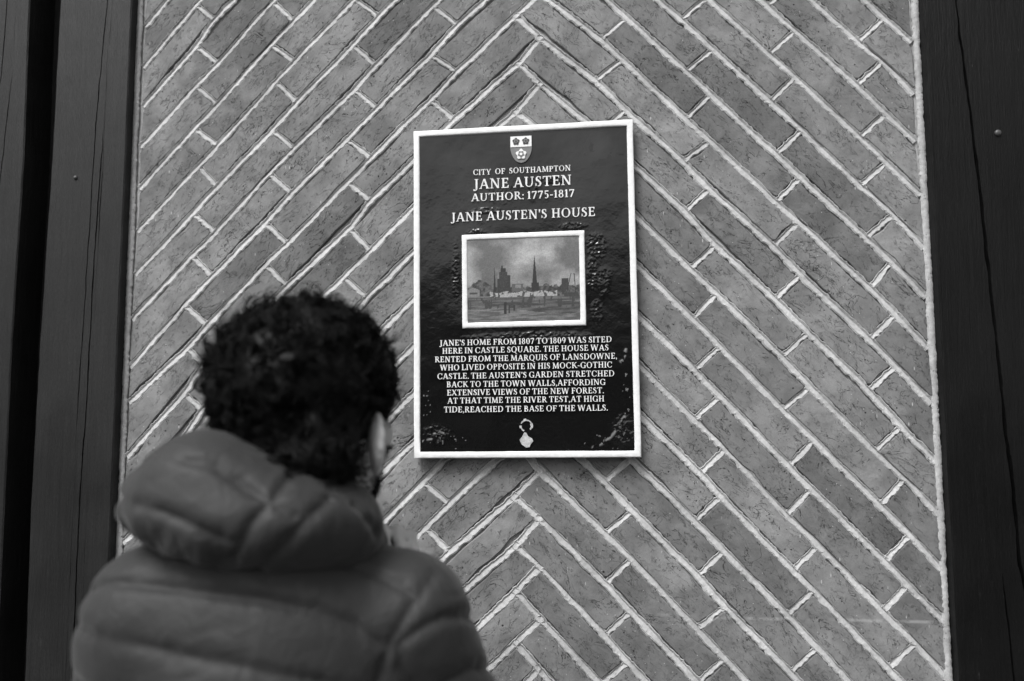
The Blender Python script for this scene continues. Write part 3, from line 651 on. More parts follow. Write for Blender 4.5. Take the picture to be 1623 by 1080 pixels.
img = np.where(shore, .09+.12*np.clip((vnoise(np.stack([U*5, Vv*26, U*0], -1), 2.4, 81, 4)-.36)*2.6, 0, 1), img)
put(wat & (Vv > .16) & (vnoise(np.stack([U*30, Vv*6, U*0], -1), 1.6, 90, 2) > .60), .055)
put(box_(.325, .350, .09, .235), .030); put(box_(.365, .378, .10, .20), .04); put(box_(.41, .425, .13, .20), .04)
for m_, sl in ((.915, .5), (.955, -.12)):
    put((np.abs(U-m_-sl*(Vv-.5)*.35) < .0035) & (Vv > .30) & (Vv < .56), .035)
put(box_(.86, .985, .285, .33), .05)
img *= .86; img *= (.62+.5*vnoise(Q, 120, 95, 2)+.26*vnoise(np.stack([U*3, Vv*14, U*0], -1), 22, 97, 2))
V = np.stack([(U-.5)*2*pw+PCX, U*0-.0016, (Vv-.5)*2*ph+PCZ], -1).reshape(-1, 3)
idx = np.arange(nx2*nz2).reshape(nz2, nx2)
F = np.stack([idx[:-1, :-1], idx[:-1, 1:], idx[1:, 1:], idx[1:, :-1]], -1).reshape(-1, 4)
o = mesh('picture', V, F, mat_attr('printed_picture', 'paint', .45, 60, .15, .0004, .35), plq); colour(o, img.ravel())

# coat of arms ---------------------------------------------------------
def shield_outline(w_, top, tip, n=12):
    pts = [(-w_, top), (w_, top)]
    for i in range(n+1):
        t = i/n; zz = (top-.022)*(1-t)+tip*t; pts.append((w_*math.sqrt(max(0, 1-t**1.9))*(1-.06*t), zz))
    L_ = [(-x, z) for x, z in pts[2:]][::-1]
    return [(-w_, top)]+[(w_, top)]+pts[2:]+L_[1:]
sc = MB(); sc.prism([(x-.0008, z) for x, z in shield_outline(.0205, .2915, .2395)], -.0042, .002); shd = sc.build('shield', M['grey'], plq)
ch = MB(); ch.prism(rect(-.0208, .0192, .2705, .2912), -.0050, -.0040); ch.build('chief', M['white'], shd)
def rose(x, z, r, mats, seed):
    for k_, (rr, mt, y) in enumerate(((1, mats[0], -.0060), (.62, mats[1], -.0066), (.28, mats[0], -.0071))):
        pts = [(x+r*rr*(1+.16*math.cos(5*a+(math.pi if k_ == 1 else 0)))*math.sin(a), z+r*rr*(1+.16*math.cos(5*a+(math.pi if k_ == 1 else 0)))*math.cos(a)) for a in np.linspace(0, 2*math.pi, 31)[:-1]]
        q = MB(); q.prism(pts, y, -.0048 if k_ == 0 else y+.0005)
        if k_ == 0: base = q.build('rose', mt, shd)
        else:
            mb2.append((q, mt))
for (x, z, r, ms) in ((-.0102, .2812, .0062, ('dark', 'grey')), (.0083, .2812, .0062, ('dark', 'grey')), (-.0008, .2560, .0092, ('white', 'grey'))):
    mb2 = []; rose(x, z, r, (M[ms[0]], M[ms[1]]), 0)
    for q, mt in mb2: q.build('rose_petals', mt, shd)

# maker's mark near the foot: a chipped ring over a pale drop
b = MB()
for i in range(16):
    a0, a1 = 2*math.pi*i/16, 2*math.pi*(i+1)/16
    if 2.3 < a0 < 3.4 or 4.4 < a0 < 4.9: continue
    r0, r1 = .0085+random.uniform(-.001, .001), .0120+random.uniform(-.001, .001)
    b.prism([(.0015+r0*math.sin(a0), -.2545+1.0*r0*math.cos(a0)), (.0015+r1*math.sin(a0), -.2545+r1*math.cos(a0)), (.0015+r1*math.sin(a1), -.2545+r1*math.cos(a1)), (.0015+r0*math.sin(a1), -.2545+r0*math.cos(a1))], -.0016, .001)
pts = [(.0015+x, -.281+z) for x, z in ((-.004, .014), (-.008, .006), (-.0125, .001), (-.0095, -.007), (-.001, -.0135), (.0055, -.013), (.0075, -.008), (.0125, -.002), (.0105, .003), (.003, .007), (.0, .0135))]
b.prism(pts, -.0018, .001); b.build('maker_mark', simple('chipped_white_enamel', .42, .6, 260, .45, .6, .002), plq)

# ------------------------------------------------------------------ lettering
# Roman capitals built from strokes: every glyph is a list of polygons in a cap-height-1 box
TH, TN, SF = .165, .078, .062
def gV(x, z0=0, z1=1, w=None): w = w or TH; return [(x-w/2, z0), (x+w/2, z0), (x+w/2, z1), (x-w/2, z1)]
def gS(x, z, hw=.17, up_=True): 
    a, b_ = (z-SF, z) if not up_ else (z, z+SF)
    return [(x-hw, a), (x+hw, a), (x+hw, b_), (x-hw, b_)]
def gD(x0, z0, x1, z1, w): return [(x0-w/2, z0), (x0+w/2, z0), (x1+w/2, z1), (x1-w/2, z1)]
def gH(x0, x1, z, t=None): t = t or TN; return [(x0, z-t/2), (x1, z-t/2), (x1, z+t/2), (x0, z+t/2)]
def gA(cx, cz, rx, rz, a0, a1, tw=None, tn=None, n=None):
    tw = tw or TH*1.05; tn = tn or TN*.9; n = n or max(4, int(abs(a1-a0)/18)); out = []
    for i in range(n):
        q = []
        for a in (a0+(a1-a0)*i/n, a0+(a1-a0)*(i+1)/n):
            r_ = R(a); t = tn+(tw-tn)*abs(math.cos(r_))**1.4
            q.append(((cx+(rx)*math.cos(r_), cz+(rz)*math.sin(r_)), (cx+(rx-t)*math.cos(r_), cz+(rz-max(tn, t*.6))*math.sin(r_))))
        out.append([q[0][0], q[1][0], q[1][1], q[0][1]])
    return out
def tri(*p): return list(p)
G = {}
G['I'] = (.40, [gV(.2), gS(.2, 0), gS(.2, 1, .17, False)])
G['H'] = (.98, [gV(.22), gV(.76), gH(.22, .76, .5), gS(.22, 0), gS(.22, 1, .17, False), gS(.76, 0), gS(.76, 1, .17, False)])
G['T'] = (.84, [gV(.42), gS(.42, 0, .18), gH(.04, .80, 1-TN/2), [(.04, .74), (.10, .74), (.12, 1), (.04, 1)], [(.80, .74), (.74, .74), (.72, 1), (.80, 1)]])
G['E'] = (.78, [gV(.22), gH(.06, .68, TN/2), gH(.06, .66, 1-TN/2), gH(.22, .54, .52), [(.72, 0), (.72, .26), (.66, .26), (.60, .04)], [(.68, 1), (.68, .76), (.62, .76), (.56, .96)], [(.54, .40), (.58, .40), (.58, .64), (.54, .64)]])
G['F'] = (.74, [gV(.22), gS(.22, 0, .18), gH(.06, .66, 1-TN/2), gH(.22, .54, .5), [(.70, 1), (.70, .74), (.64, .74), (.56, .96)], [(.54, .38), (.58, .38), (.58, .62), (.54, .62)]])
G['L'] = (.76, [gV(.22), gS(.22, 1, .17, False), gH(.06, .68, TN/2), [(.73, 0), (.73, .30), (.67, .30), (.60, .04)]])
G['A'] = (.96, [gD(.14, 0, .46, 1, TN*1.2), gD(.80, 0, .50, 1, TH*1.05), gH(.24, .68, .34), gS(.13, 0, .13), gS(.82, 0, .16)])
G['V'] = (.94, [gD(.48, 0, .14, 1, TH*1.05), gD(.48, 0, .80, 1, TN*1.2), gS(.14, 1, .15, False), gS(.81, 1, .13, False)])
G['W'] = (1.32, [gD(.38, 0, .14, 1, TH), gD(.38, 0, .64, 1, TN*1.2), gD(.92, 0, .66, 1, TH), gD(.92, 0, 1.18, 1, TN*1.2), gS(.14, 1, .14, False), gS(.65, 1, .14, False), gS(1.18, 1, .12, False)])
G['M'] = (1.18, [gD(.18, 0, .22, 1, TN*1.2), gD(.58, .05, .24, 1, TH), gD(.58, .05, .93, 1, TN*1.2), gD(.99, 0, .95, 1, TH), gS(.17, 0, .13), gS(.99, 0, .15), gS(.18, 1, .12, False), gS(.98, 1, .13, False)])
G['N'] = (1.02, [gV(.20, w=TN*1.2), gD(.80, .0, .22, 1, TH*1.1), gV(.82, w=TN*1.2), gS(.20, 0, .14), gS(.16, 1, .13, False), gS(.82, 1, .14, False)])
G['O'] = (1.02, gA(.51, .5, .46, .52, 0, 360, n=20))
G['Q'] = (1.02, gA(.51, .5, .46, .52, 0, 360, n=20)+[[(.44, .06), (.60, .08), (1.02, -.24), (.90, -.26)]])
G['C'] = (.92, gA(.50, .5, .45, .52, 48, 312, n=16)+[[(.86, .66), (.80, .66), (.74, .92), (.86, 1.0)], [(.86, .30), (.80, .28), (.74, .08), (.80, .06)]])
G['G'] = (.98, gA(.50, .5, .45, .52, 48, 318, n=16)+[[(.86, .66), (.80, .66), (.74, .92), (.86, 1.0)], gV(.80, .02, .44), gS(.78, .38, .15)])
G['S'] = (.66, gA(.33, .735, .25, .275, 50, 250, n=9)+gA(.34, .27, .27, .285, -110, 80, n=9)+[[(.20, .60), (.30, .70), (.52, .42), (.40, .36)], [(.55, .98), (.55, .72), (.49, .72), (.46, .92)], [(.06, .02), (.06, .30), (.12, .30), (.17, .08)]])
G['U'] = (.98, [gV(.22, .30, 1), gV(.78, .30, 1, TN*1.2), gS(.22, 1, .17, False), gS(.78, 1, .14, False)]+gA(.478, .34, .345, .36, 180, 360, tw=TH*.8, n=8))
G['J'] = (.50, [gV(.30, .08, 1), gS(.30, 1, .17, False)]+gA(.16, .08, .23, .26, 250, 355, tw=TH, n=5)+[[(.0, -.17), (.14, -.20), (.14, -.06), (.0, -.04)]])
def bowl(cx, z0, z1, rx, **k): return [gH(.22, cx, z1-TN/2), gH(.22, cx, z0+TN/2)]+gA(cx, (z0+z1)/2, rx, (z1-z0)/2, -90, 90, **k)
G['D'] = (1.0, [gV(.22), gS(.22, 0, .16), gS(.22, 1, .16, False)]+bowl(.46, 0, 1, .48, n=10))
G['P'] = (.76, [gV(.22), gS(.22, 0, .18), gS(.20, 1, .14, False)]+bowl(.42, .44, 1, .29, n=8))
G['R'] = (.88, [gV(.22), gS(.22, 0, .17), gS(.20, 1, .14, False)]+bowl(.42, .46, 1, .28, n=8)+[gD(.78, 0, .44, .50, TH*1.05), gS(.82, 0, .12)])
G['B'] = (.82, [gV(.22), gS(.20, 0, .14), gS(.20, 1, .14, False)]+bowl(.42, .51, 1, .25, n=8)+bowl(.44, 0, .55, .30, n=8))
G['K'] = (.94, [gV(.22), gS(.22, 0), gS(.22, 1, .17, False), gD(.30, .42, .72, 1, TN*1.3), gD(.80, 0, .42, .56, TH*1.1), gS(.84, 0, .14), gS(.72, 1, .14, False)])
G['X'] = (.92, [gD(.78, 0, .18, 1, TH*1.1), gD(.14, 0, .74, 1, TN*1.3), gS(.14, 0, .13), gS(.78, 0, .15), gS(.18, 1, .15, False), gS(.75, 1, .13, False)])
G['Y'] = (.90, [gV(.45, 0, .48), gD(.43, .42, .14, 1, TH), gD(.47, .42, .76, 1, TN*1.2), gS(.45, 0, .17), gS(.15, 1, .14, False), gS(.76, 1, .12, False)])
G['1'] = (.46, [gV(.24), gS(.24, 0, .17), gD(.08, .80, .20, .97, .10)])
G['7'] = (.66, [gH(.06, .60, 1-.06, .12), gD(.24, 0, .55, .92, TH*.85), [(.06, .76), (.12, .76), (.14, .96), (.06, .96)]])
G['5'] = (.64, [gH(.16, .56, 1-.06, .12), gV(.18, .52, 1, TN)]+gA(.28, .31, .29, .32, -125, 115, n=10))
G['0'] = (.72, gA(.36, .5, .31, .52, 0, 360, n=18))
G['8'] = (.68, gA(.34, .75, .235, .26, 0, 360, n=12, tw=TH*.8)+gA(.34, .27, .28, .29, 0, 360, n=12, tw=TH*.9))
G['9'] = (.68, gA(.33, .68, .28, .34, 0, 360, n=12, tw=TH*.9)+gA(.22, .62, .39, .64, -80, 0, n=6))
G[','] = (.26, [[(.06, 0), (.20, 0), (.20, .15), (.06, .15)], [(.12, .0), (.20, .0), (.12, -.18), (.06, -.16)]])
G['.'] = (.26, [[(.06, 0), (.21, 0), (.21, .15), (.06, .15)]])
G[':'] = (.28, [[(.07, 0), (.22, 0), (.22, .15), (.07, .15)], [(.07, .5), (.22, .5), (.22, .65), (.07, .65)]])
G["'"] = (.24, [[(.05, .83), (.20, .83), (.20, 1), (.05, 1)], [(.12, .85), (.20, .85), (.13, .66), (.07, .68)]])
G['-'] = (.42, [gH(.05, .37, .38, .11)])
PLAIN = {}
def glyph_mesh(chh, cap):
    """front faces at slightly different heights, so overlapping strokes never share a plane"""
    mb = MB()
    for i, p in enumerate(G[chh][1]): mb.prism([(x*cap, z*cap) for x, z in p], -.0027-.00005*i, .0006)
    return mb
def text_line(txt, x0, x1, z, cap, space=.42, single=False, narrow=1.0):
    adv = sum(space if c_ == ' ' else G[c_][0]+.05 for c_ in txt)-.05
    k_ = (x1-x0)/(adv*cap)        # horizontal fit of the measured line
    x = x0; coll = MB()
    for c_ in txt:
        if c_ == ' ': x += space*cap*k_; continue
        if single:
            key = (c_, round(cap, 4), round(k_, 3))
            if key not in PLAIN:
                mb = glyph_mesh(c_, cap); mb.v = [(a*k_, b_, d) for a, b_, d in mb.v]
                o = mb.build('letter', M['letter'], plq); PLAIN[key] = o
            else: o = PLAIN[key].copy(); COL.objects.link(o); o.parent = plq
            o.location = (x, random.uniform(-.0001, .0001), z+random.uniform(-.0002, .0002))
        else:
            mb = glyph_mesh(c_, cap); jz = random.uniform(-.00015, .00015); coll.add([(a*k_+x, b_, d+z+jz) for a, b_, d in mb.v], mb.f)
        x += (G[c_][0]+.05)*cap*k_
    if not single: coll.build('inscription_line', M['letter'], plq)
text_line('CITY OF SOUTHAMPTON', -.0936, .0924, .2206, .0108, .62, True)
text_line('JANE AUSTEN', -.0931, .0937, .1935, .0190, .34, True)
text_line('AUTHOR: 1775-1817', -.0977, .0985, .1700, .0146, .30, True)
text_line("JANE AUSTEN'S HOUSE", -.1369, .1364, .1320, .0172, .38, True)
for i, (t_, a, b_, z) in enumerate((("JANE'S HOME FROM 1807 TO 1809 WAS SITED", -160.1, 161.5, -104), ("HERE IN CASTLE SQUARE. THE HOUSE WAS", -155.1, 155.4, -119),
        ("RENTED FROM THE MARQUIS OF LANSDOWNE,", -169.3, 170.4, -134.7), ("WHO LIVED OPPOSITE IN HIS MOCK-GOTHIC", -159.3, 161.1, -150.4),
        ("CASTLE. THE AUSTEN'S GARDEN STRETCHED", -164.7, 164.8, -166.4), ("BACK TO THE TOWN WALLS,AFFORDING", -147.1, 148.3, -182),
        ("EXTENSIVE VIEWS OF THE NEW FOREST.", -146.5, 145.1, -197.2), ("AT THAT TIME THE RIVER TEST,AT HIGH", -145.6, 145.4, -212.2),
        ("TIDE,REACHED THE BASE OF THE WALLS.", -152.3, 151.4, -228.7))):
    text_line(t_, a/1000, b_/1000, z/1000, .0107, .30)
# ------------------------------------------------------------------ person (signed-distance sculpting -> continuous meshes)
def ell(p, c, r, Rm=None):
    q = p-np.array(c)
    if Rm is not None: q = q@Rm
    r = np.array(r); k0 = np.linalg.norm(q/r, axis=-1); k1 = np.linalg.norm(q/(r*r), axis=-1)
    return k0*(k0-1)/np.maximum(k1, 1e-9)
def cone(p, a, b_, ra, rb):
    a = np.array(a); ab = np.array(b_)-a; t = np.clip((p-a)@ab/(ab@ab), 0, 1)
    return np.linalg.norm(p-a-t[..., None]*ab, axis=-1)-(ra+(rb-ra)*t)
def smin(a, b_, k):
    h_ = np.clip(.5+.5*(b_-a)/k, 0, 1); return b_*(1-h_)+a*h_-k*h_*(1-h_)
def smax(a, b_, k): return -smin(-a, -b_, k)

def surface(f, lo, hi, h, block=6):
    """naive surface nets; f is only evaluated in blocks near the surface"""
    lo = np.array(lo, float); n = (np.ceil((np.array(hi)-lo)/(h*block))).astype(int)
    cg = [lo[i]+(np.arange(n[i])+.5)*h*block for i in range(3)]
    C = np.stack(np.meshgrid(*cg, indexing='ij'), -1); fc = f(C.reshape(-1, 3)).reshape(n)
    near = np.abs(fc) < h*block*1.35+.012
    N = n*block+1; val = np.full(N, 1.0)
    for ax in np.ndindex(*n):
        if not near[ax]: 
            if fc[ax] < 0: val[tuple(slice(a*block, a*block+block+1) for a in ax)] = -1.0
    pts = []; sl = []
    act = np.argwhere(near)
    offs = np.stack(np.meshgrid(*[np.arange(block+1)]*3, indexing='ij'), -1).reshape(-1, 3)
    for s in range(0, len(act), 1500):
        ii = (act[s:s+1500, None, :]*block+offs[None]).reshape(-1, 3)
        v = f(lo+ii*h); val[ii[:, 0], ii[:, 1], ii[:, 2]] = v
    ins = val < 0
    c8 = [ins[i:N[0]-1+i, j:N[1]-1+j, k:N[2]-1+k] for i in (0, 1) for j in (0, 1) for k in (0, 1)]
    cnt = sum(c.astype(np.int8) for c in c8); cell = (cnt > 0) & (cnt < 8)
    ci = np.argwhere(cell); vid = np.full(cell.shape, -1, np.int64); vid[tuple(ci.T)] = np.arange(len(ci))
    acc = np.zeros((len(ci), 3)); wt = np.zeros(len(ci))
    cor = [(i, j, k) for i in (0, 1) for j in (0, 1) for k in (0, 1)]
    for a in range(8):
        for b_ in range(a+1, 8):
            A_, B_ = np.array(cor[a]), np.array(cor[b_])
            if np.abs(A_-B_).sum() != 1: continue
            va = val[tuple((ci+A_).T)]; vb = val[tuple((ci+B_).T)]; m_ = (va < 0) != (vb < 0)
            t = np.where(m_, va/np.where(m_, va-vb, 1), 0)
            t = np.clip(t, 0, 1)
            acc += m_[:, None]*(A_+t[:, None]*(B_-A_)); wt += m_
    V = lo+(ci+acc/wt[:, None])*h
    F = []
    for ax in range(3):
        u_, v_ = (ax+1) % 3, (ax+2) % 3
        a = ins; sl0 = [slice(1, -1)]*3; sl0[ax] = slice(0, -1); sl1 = list(sl0); sl1[ax] = slice(1, None)
        x0 = a[tuple(sl0)]; x1 = a[tuple(sl1)]; e = np.argwhere(x0 != x1); inn = x0[tuple(e.T)]
        e = e+1; e[:, ax] -= 1
        du = np.zeros(3, int); du[u_] = 1; dv = np.zeros(3, int); dv[v_] = 1
        q = np.stack([vid[tuple((e-du-dv).T)], vid[tuple((e-dv).T)], vid[tuple(e.T)], vid[tuple((e-du).T)]], -1)
        q[~inn] = q[~inn][:, ::-1]; F.append(q)
    F = np.concatenate(F); F = F[(F >= 0).all(1)]
    return V, F

def rotz(a): c, s = math.cos(a), math.sin(a); return np.array(((c, -s, 0), (s, c, 0), (0, 0, 1.)))
def rotx(a): c, s = math.cos(a), math.sin(a); return np.array(((1., 0, 0), (0, c, -s), (0, s, c)))
HC = np.array((-.360, -.530, 1.627))                # head centre
HR = rotz(R(-15))@rotx(R(4))                       # columns: head's right, forward, up (looks right and a little up)
def hl(x, y, z): return HC+HR@np.array((x, y, z))
NB = np.array((-.398, -.575, 1.47)); LS = np.array((-.510, -.628, 1.410)); RS = np.array((-.247, -.545, 1.391))
LE_, LW = np.array((-.560, -.640, 1.08)), np.array((-.545, -.520, .85))
RE_, RW = np.array((-.150, -.440, 1.10)), np.array((-.288, -.405, 1.335))
PEL = np.array((-.40, -.560, .93))

# hand raised to the chin: palm and five bent fingers
HP = np.array((-.296, -.446, 1.386)); hx_ = np.array((.80, .60, 0.)); hy_ = np.array((-.12, .10, .98)); hy_ /= np.linalg.norm(hy_)
hz_ = np.cross(hx_, hy_); hz_ /= np.linalg.norm(hz_); hx_ = np.cross(hy_, hz_)
def hp(x, y, z): return HP+hx_*x+hy_*y+hz_*z
def f_hand(p):
    d = ell(p, hp(0, 0, 0), (.040, .046, .017), np.stack([hx_, hy_, hz_], 1))
    for i, (x, ln) in enumerate(((-.029, .040), (-.010, .045), (.010, .042), (.028, .034))):
        a, b_, c_, e_ = hp(x, .036, 0), hp(x*1.05, .036+ln*.80, .010), hp(x*1.02, .040+ln*1.05, .034), hp(x, .026+ln*.75, .046)
        for q0, q1, r0, r1 in ((a, b_, .0098, .0090), (b_, c_, .0090, .0084), (c_, e_, .0084, .0074)):
            d = smin(d, cone(p, q0, q1, r0, r1), .004)
    d = smin(d, cone(p, hp(-.030, -.022, .006), hp(-.050, .012, .020), .0125, .0110), .008)
    d = smin(d, cone(p, hp(-.050, .012, .020), hp(-.040, .045, .034), .0105, .0088), .004)
    return d
def f_head(p):
    q = (p-HC)@HR
    d = ell(q, (0, -.018, .028), (.074, .094, .088))
    d = smin(d, ell(q, (0, .035, -.030), (.062, .058, .080)), .03)
    d = smin(d, cone(q, (-.040, .018, -.085), (.0, .072, -.105), .022, .020), .03)
    d = smin(d, cone(q, (.040, .018, -.085), (.0, .072, -.105), .022, .020), .03)
    for s in (-1, 1):
        d = smin(d, ell(q, (s*.045, .060, -.030), (.022, .020, .020)), .02)          # cheekbone
        d = smax(d, -ell(q, (s*.031, .097, .000), (.018, .014, .011)), .010)         # eye socket
        d = smin(d, ell(q, (s*.031, .080, .000), (.0125, .0125, .0125)), .002)
        d = smin(d, cone(q, (s*.014, .094, .020), (s*.048, .080, .022), .007, .006), .01)
        # ear: shell, rim, lobe
        R_ = rotz(s*R(50))
        e = ell(q, (s*.091, -.013, -.034), (.0085, .019, .034), R_)
        for k_ in range(7):
            a0, a1 = R(-60+k_*38), R(-60+(k_+1)*38)
            w0_ = (s*(.094+.012*math.cos(a0)), -.013-.012*math.cos(a0), -.028+.028*math.sin(a0)); w1_ = (s*(.094+.012*math.cos(a1)), -.013-.012*math.cos(a1), -.028+.028*math.sin(a1))
            e = smin(e, cone(q, w0_, w1_, .0042, .0042), .002)
        e = smin(e, ell(q, (s*.088, -.008, -.064), (.006, .009, .010)), .004)
        d = smin(d, e, .006)
    d = smin(d, cone(q, (0, .088, .010), (0, .116, -.028), .008, .012), .010)       # nose
    d = smin(d, cone(q, (-.012, .104, -.032), (.012, .104, -.032), .008, .008), .006)
    d = smin(d, cone(q, (-.018, .092, -.060), (.018, .092, -.060), .006, .006), .008)
    d = smin(d, cone(q, (-.015, .091, -.071), (.015, .091, -.071), .0065, .0065), .006)
    d = smin(d, ell(q, (0, .082, -.098), (.020, .018, .016)), .012)
    return d
def f_body(p):
    d = f_head(p)
    d = smin(d, cone(p, hl(0, -.028, -.055), NB, .056, .062), .02)
    t_ = ell(p, (-.40, -.562, 1.22), (.165, .105, .27)); t_ = smin(t_, ell(p, PEL+(0, 0, .02), (.165, .115, .16)), .06)
    for S_ in (LS, RS): t_ = smin(t_, cone(p, NB-(0, 0, .05), S_, .062, .052), .05)
    d = smin(d, t_, .03)
    for a, b_, c_ in ((LS, LE_, LW), (RS, RE_, RW)):
        d = smin(d, cone(p, a, b_, .050, .040), .03); d = smin(d, cone(p, b_, c_, .040, .026), .01)
    d = smin(d, cone(p, RW, hp(0, -.030, 0), .026, .024), .01); d = smin(d, f_hand(p), .008)
    # left hand, hanging relaxed
    L0 = LW+(0, .01, -.05); d = smin(d, ell(p, L0, (.016, .038, .046)), .015)
    for i in range(4):
        y = -.028+i*.019; d = smin(d, cone(p, L0+(0, y, -.03), L0+(.008, y*1.05+.004, -.080), .0095, .0085), .004)
        d = smin(d, cone(p, L0+(.008, y*1.05+.004, -.080), L0+(.026, y+.008, -.105), .0085, .0075), .003)
    d = smin(d, cone(p, L0+(.005, .030, .0), L0+(.024, .050, -.05), .011, .009), .006)
    for s, fx in ((-1, -.52), (1, -.30)):
        kx = -.40+s*.105
        d = smin(d, cone(p, (-.40+s*.085, -.56, .90), (kx, -.535, .50), .082, .055), .03)
        d = smin(d, cone(p, (kx, -.535, .50), (fx, -.565, .09), .055, .036), .02)
        d = smin(d, cone(p, (fx, -.575, .045), (fx+.01, -.42, .03), .036, .026), .02)
    return d

# torso frame: u across the shoulders, v forward
TU = np.array((.960, .280, 0)); TV = np.array((-.280, .960, 0)); TC = np.array((-.400, -.585, 1.40))
def arm_par(p, a, b_):
    ab = b_-a; L_ = np.linalg.norm(ab); return (p-a)@ab/L_, L_
HUR = rotz(R(14))@np.array(((math.cos(R(8)), 0, math.sin(R(8))), (0, 1, 0), (-math.sin(R(8)), 0, math.cos(R(8)))))   # hood axes (tilted down to the right)
HOC = np.array((-.405, -.632, 1.527))
def puff(d, a=.010, w_=.016): return a*(1-np.exp(-(d/w_)**2))
def chain(p, polys):
    """distance to stitched seam lines given as 3-D polylines"""
    d = np.full(p.shape[:-1], 1.0)
    for pl in polys:
        pl = np.array(pl)/1000.0
        for a, b_ in zip(pl[:-1], pl[1:]):
            ab = b_-a; t = np.clip((p-a)@ab/(ab@ab), 0, 1); d = np.minimum(d, np.linalg.norm(p-a-t[..., None]*ab, axis=-1))
    return d
def f_jacket0(p):
    t_ = ell(p, (-.395, -.575, 1.20), (.178, .138, .34), np.stack([TU, TV, (0, 0, 1)], 1))
    t_ = smin(t_, ell(p, (-.40, -.562, .98), (.175, .145, .22)), .06)
    t_ = smin(t_, cone(p, LS-(0, 0, .012), RS-(0, 0, .012), .068, .068), .06)
    t_ = smin(t_, cone(p, NB+(0, -.01, .00), NB-(0, 0, .12), .074, .115), .06)
    aL = smin(cone(p, LS+(0, 0, -.004), LE_, .066, .058), cone(p, LE_, LW, .058, .046), .02)
    aR = smin(cone(p, RS+(0.004, 0, -.004), RE_, .072, .062), cone(p, RE_, RW, .060, .042), .02)
    return smin(smin(t_, aR, .022), aL, .022)
def f_jacket(p):
    d = f_jacket0(p)-.0035
    d = d-(vnoise(p*np.array((.7, .7, 1.5)), 12, 9, 2)-.5)*.007
    d = smax(d, .845-p[..., 2], .01)
    d = smax(d, -(np.linalg.norm(p-RW, axis=-1)-.030), .006)
    return smax(d, -cone(p, NB+(.02, .03, .02), NB+(.03, .05, .14), .058, .075), .008)
def pucker(P, dm, deep, wide):
    """cloth relief beside a seam: needle line, shallow swell, gathers running across the seam"""
    g1 = vnoise(P*np.array((1, 1, .35)), 70, 5, 2)-.5; g2 = vnoise(P*np.array((1, 1, .5))+5, 150, 6, 2)-.5
    return -deep*np.exp(-(dm/wide)**2)-.0040*np.exp(-(dm/.0050)**2)+(g1*.0040*np.exp(-(dm/.020)**2)+g2*.0022*np.exp(-(dm/.010)**2))*(1-np.exp(-(dm/.004)**2))+(vnoise(P, 34, 8, 2)-.5)*.0022
def h_jacket(P):
    u_ = (P-TC)@TU; zs = P[:, 2]+.13*(u_+.13); ph_ = (zs-1.300)/.060; dq = np.abs(ph_-np.round(ph_))*.060
    dm = np.minimum(chain(P, JACKET_SEAMS), np.where((zs < 1.27) | (((P-TC)@TV) > .10), dq, 1.0))
    n_ = vnoise(P*np.array((.8, .8, 2.0))+9, 9, 31, 2)
    return pucker(P, dm, .0036, .0090)-.0008*np.exp(-((n_-.5)/.030)**2)
def h_hood(P):
    q = (P-HOC)@HUR; z = q[:, 2]; x = q[:, 0]; dm = chain(P, HOOD_SEAMS)
    lower = np.clip((-.006-z)/.02, 0, 1)*np.clip((.05-x)/.04, 0, 1)
    W_ = vnoise(q*np.array((1, .6, .25))+3, 44, 15, 3)-.5
    n_ = vnoise(q*np.array((1, .7, .55))+9, 15, 31, 2); n2_ = vnoise(q@rotz(.6)*np.array((1.3, .7, .5))+4, 19, 37, 2)
    cr = -.0006*np.exp(-((n_-.5)/.030)**2)-.0005*np.exp(-((n2_-.5)/.028)**2)
    return pucker(P, dm, .0038, .0080)+W_*.017*lower+cr*(q[:, 1] < .08)
def displace(o, fn):
    me = o.data; n = len(me.vertices); co = np.empty(n*3, np.float32); no = np.empty(n*3, np.float32)
    me.vertices.foreach_get('co', co); me.vertices.foreach_get('normal', no); co = co.reshape(-1, 3).astype(float); no = no.reshape(-1, 3)
    co += no*fn(co+PO)[:, None]; me.vertices.foreach_set('co', co.astype(np.float32).ravel()); me.update()
def f_hood0(p):
    q = (p-HOC)@HUR
    d = ell(q, (.002, 0, -.010), (.130, .090, .056)); d = smin(d, ell(q, (-.040, -.004, .018), (.066, .076, .056)), .03)
    d = smin(d, ell(q, (.022, -.012, -.006), (.102, .076, .048)), .03)
    d = smin(d, cone(p, HOC+HUR@np.array((.112, .018, -.014)), np.array((-.310, -.480, 1.440)), .037, .028), .04)      # sweeps round to the front
    d = smin(d, cone(p, HOC+HUR@np.array((-.085, .04, .0)), np.array((-.420, -.440, 1.455)), .040, .030), .04)
    return d
def f_hood(p):
    q = (p-HOC)@HUR
    d = f_hood0(p)-.003-(vnoise(q*np.array((.6, 1, 1)), 20, 19, 2)-.5)*.008
    return smax(d, -cone(p, hl(0, -.020, .02), NB+(.02, .04, -.05), .098, .060), .014)

def mat_nylon():
    g = NT('quilted_nylon'); tc = g.n('ShaderNodeTexCoord').outputs['Object']
    n1 = g.noise(tc, 45, 4, .6, .8); n2 = g.noise(tc, 700, 2)
    h_ = g.math('ADD', n1, g.math('MULTIPLY', n2, .12))
    return g.out(g.remap(g.noise(tc, 6, 2), .3, .7, .024, .030), .60, h_, .6, .003, .26, Sheen_Weight=.12, Sheen_Roughness=.4)
M['nylon'] = mat_nylon()
def mat_skin():
    g = NT('skin'); tc = g.n('ShaderNodeTexCoord').outputs['Object']
    return g.out(g.remap(g.noise(tc, 60, 4), .3, .7, .46, .54), .5, g.noise(tc, 900, 3), .3, .0005, .4, Subsurface_Weight=.08, Subsurface_Radius=(.004, .004, .004))
M['skin'] = mat_skin()
g = NT('dark_curly_hair'); M['hair'] = g.out(.0025, .5, spec=.12)

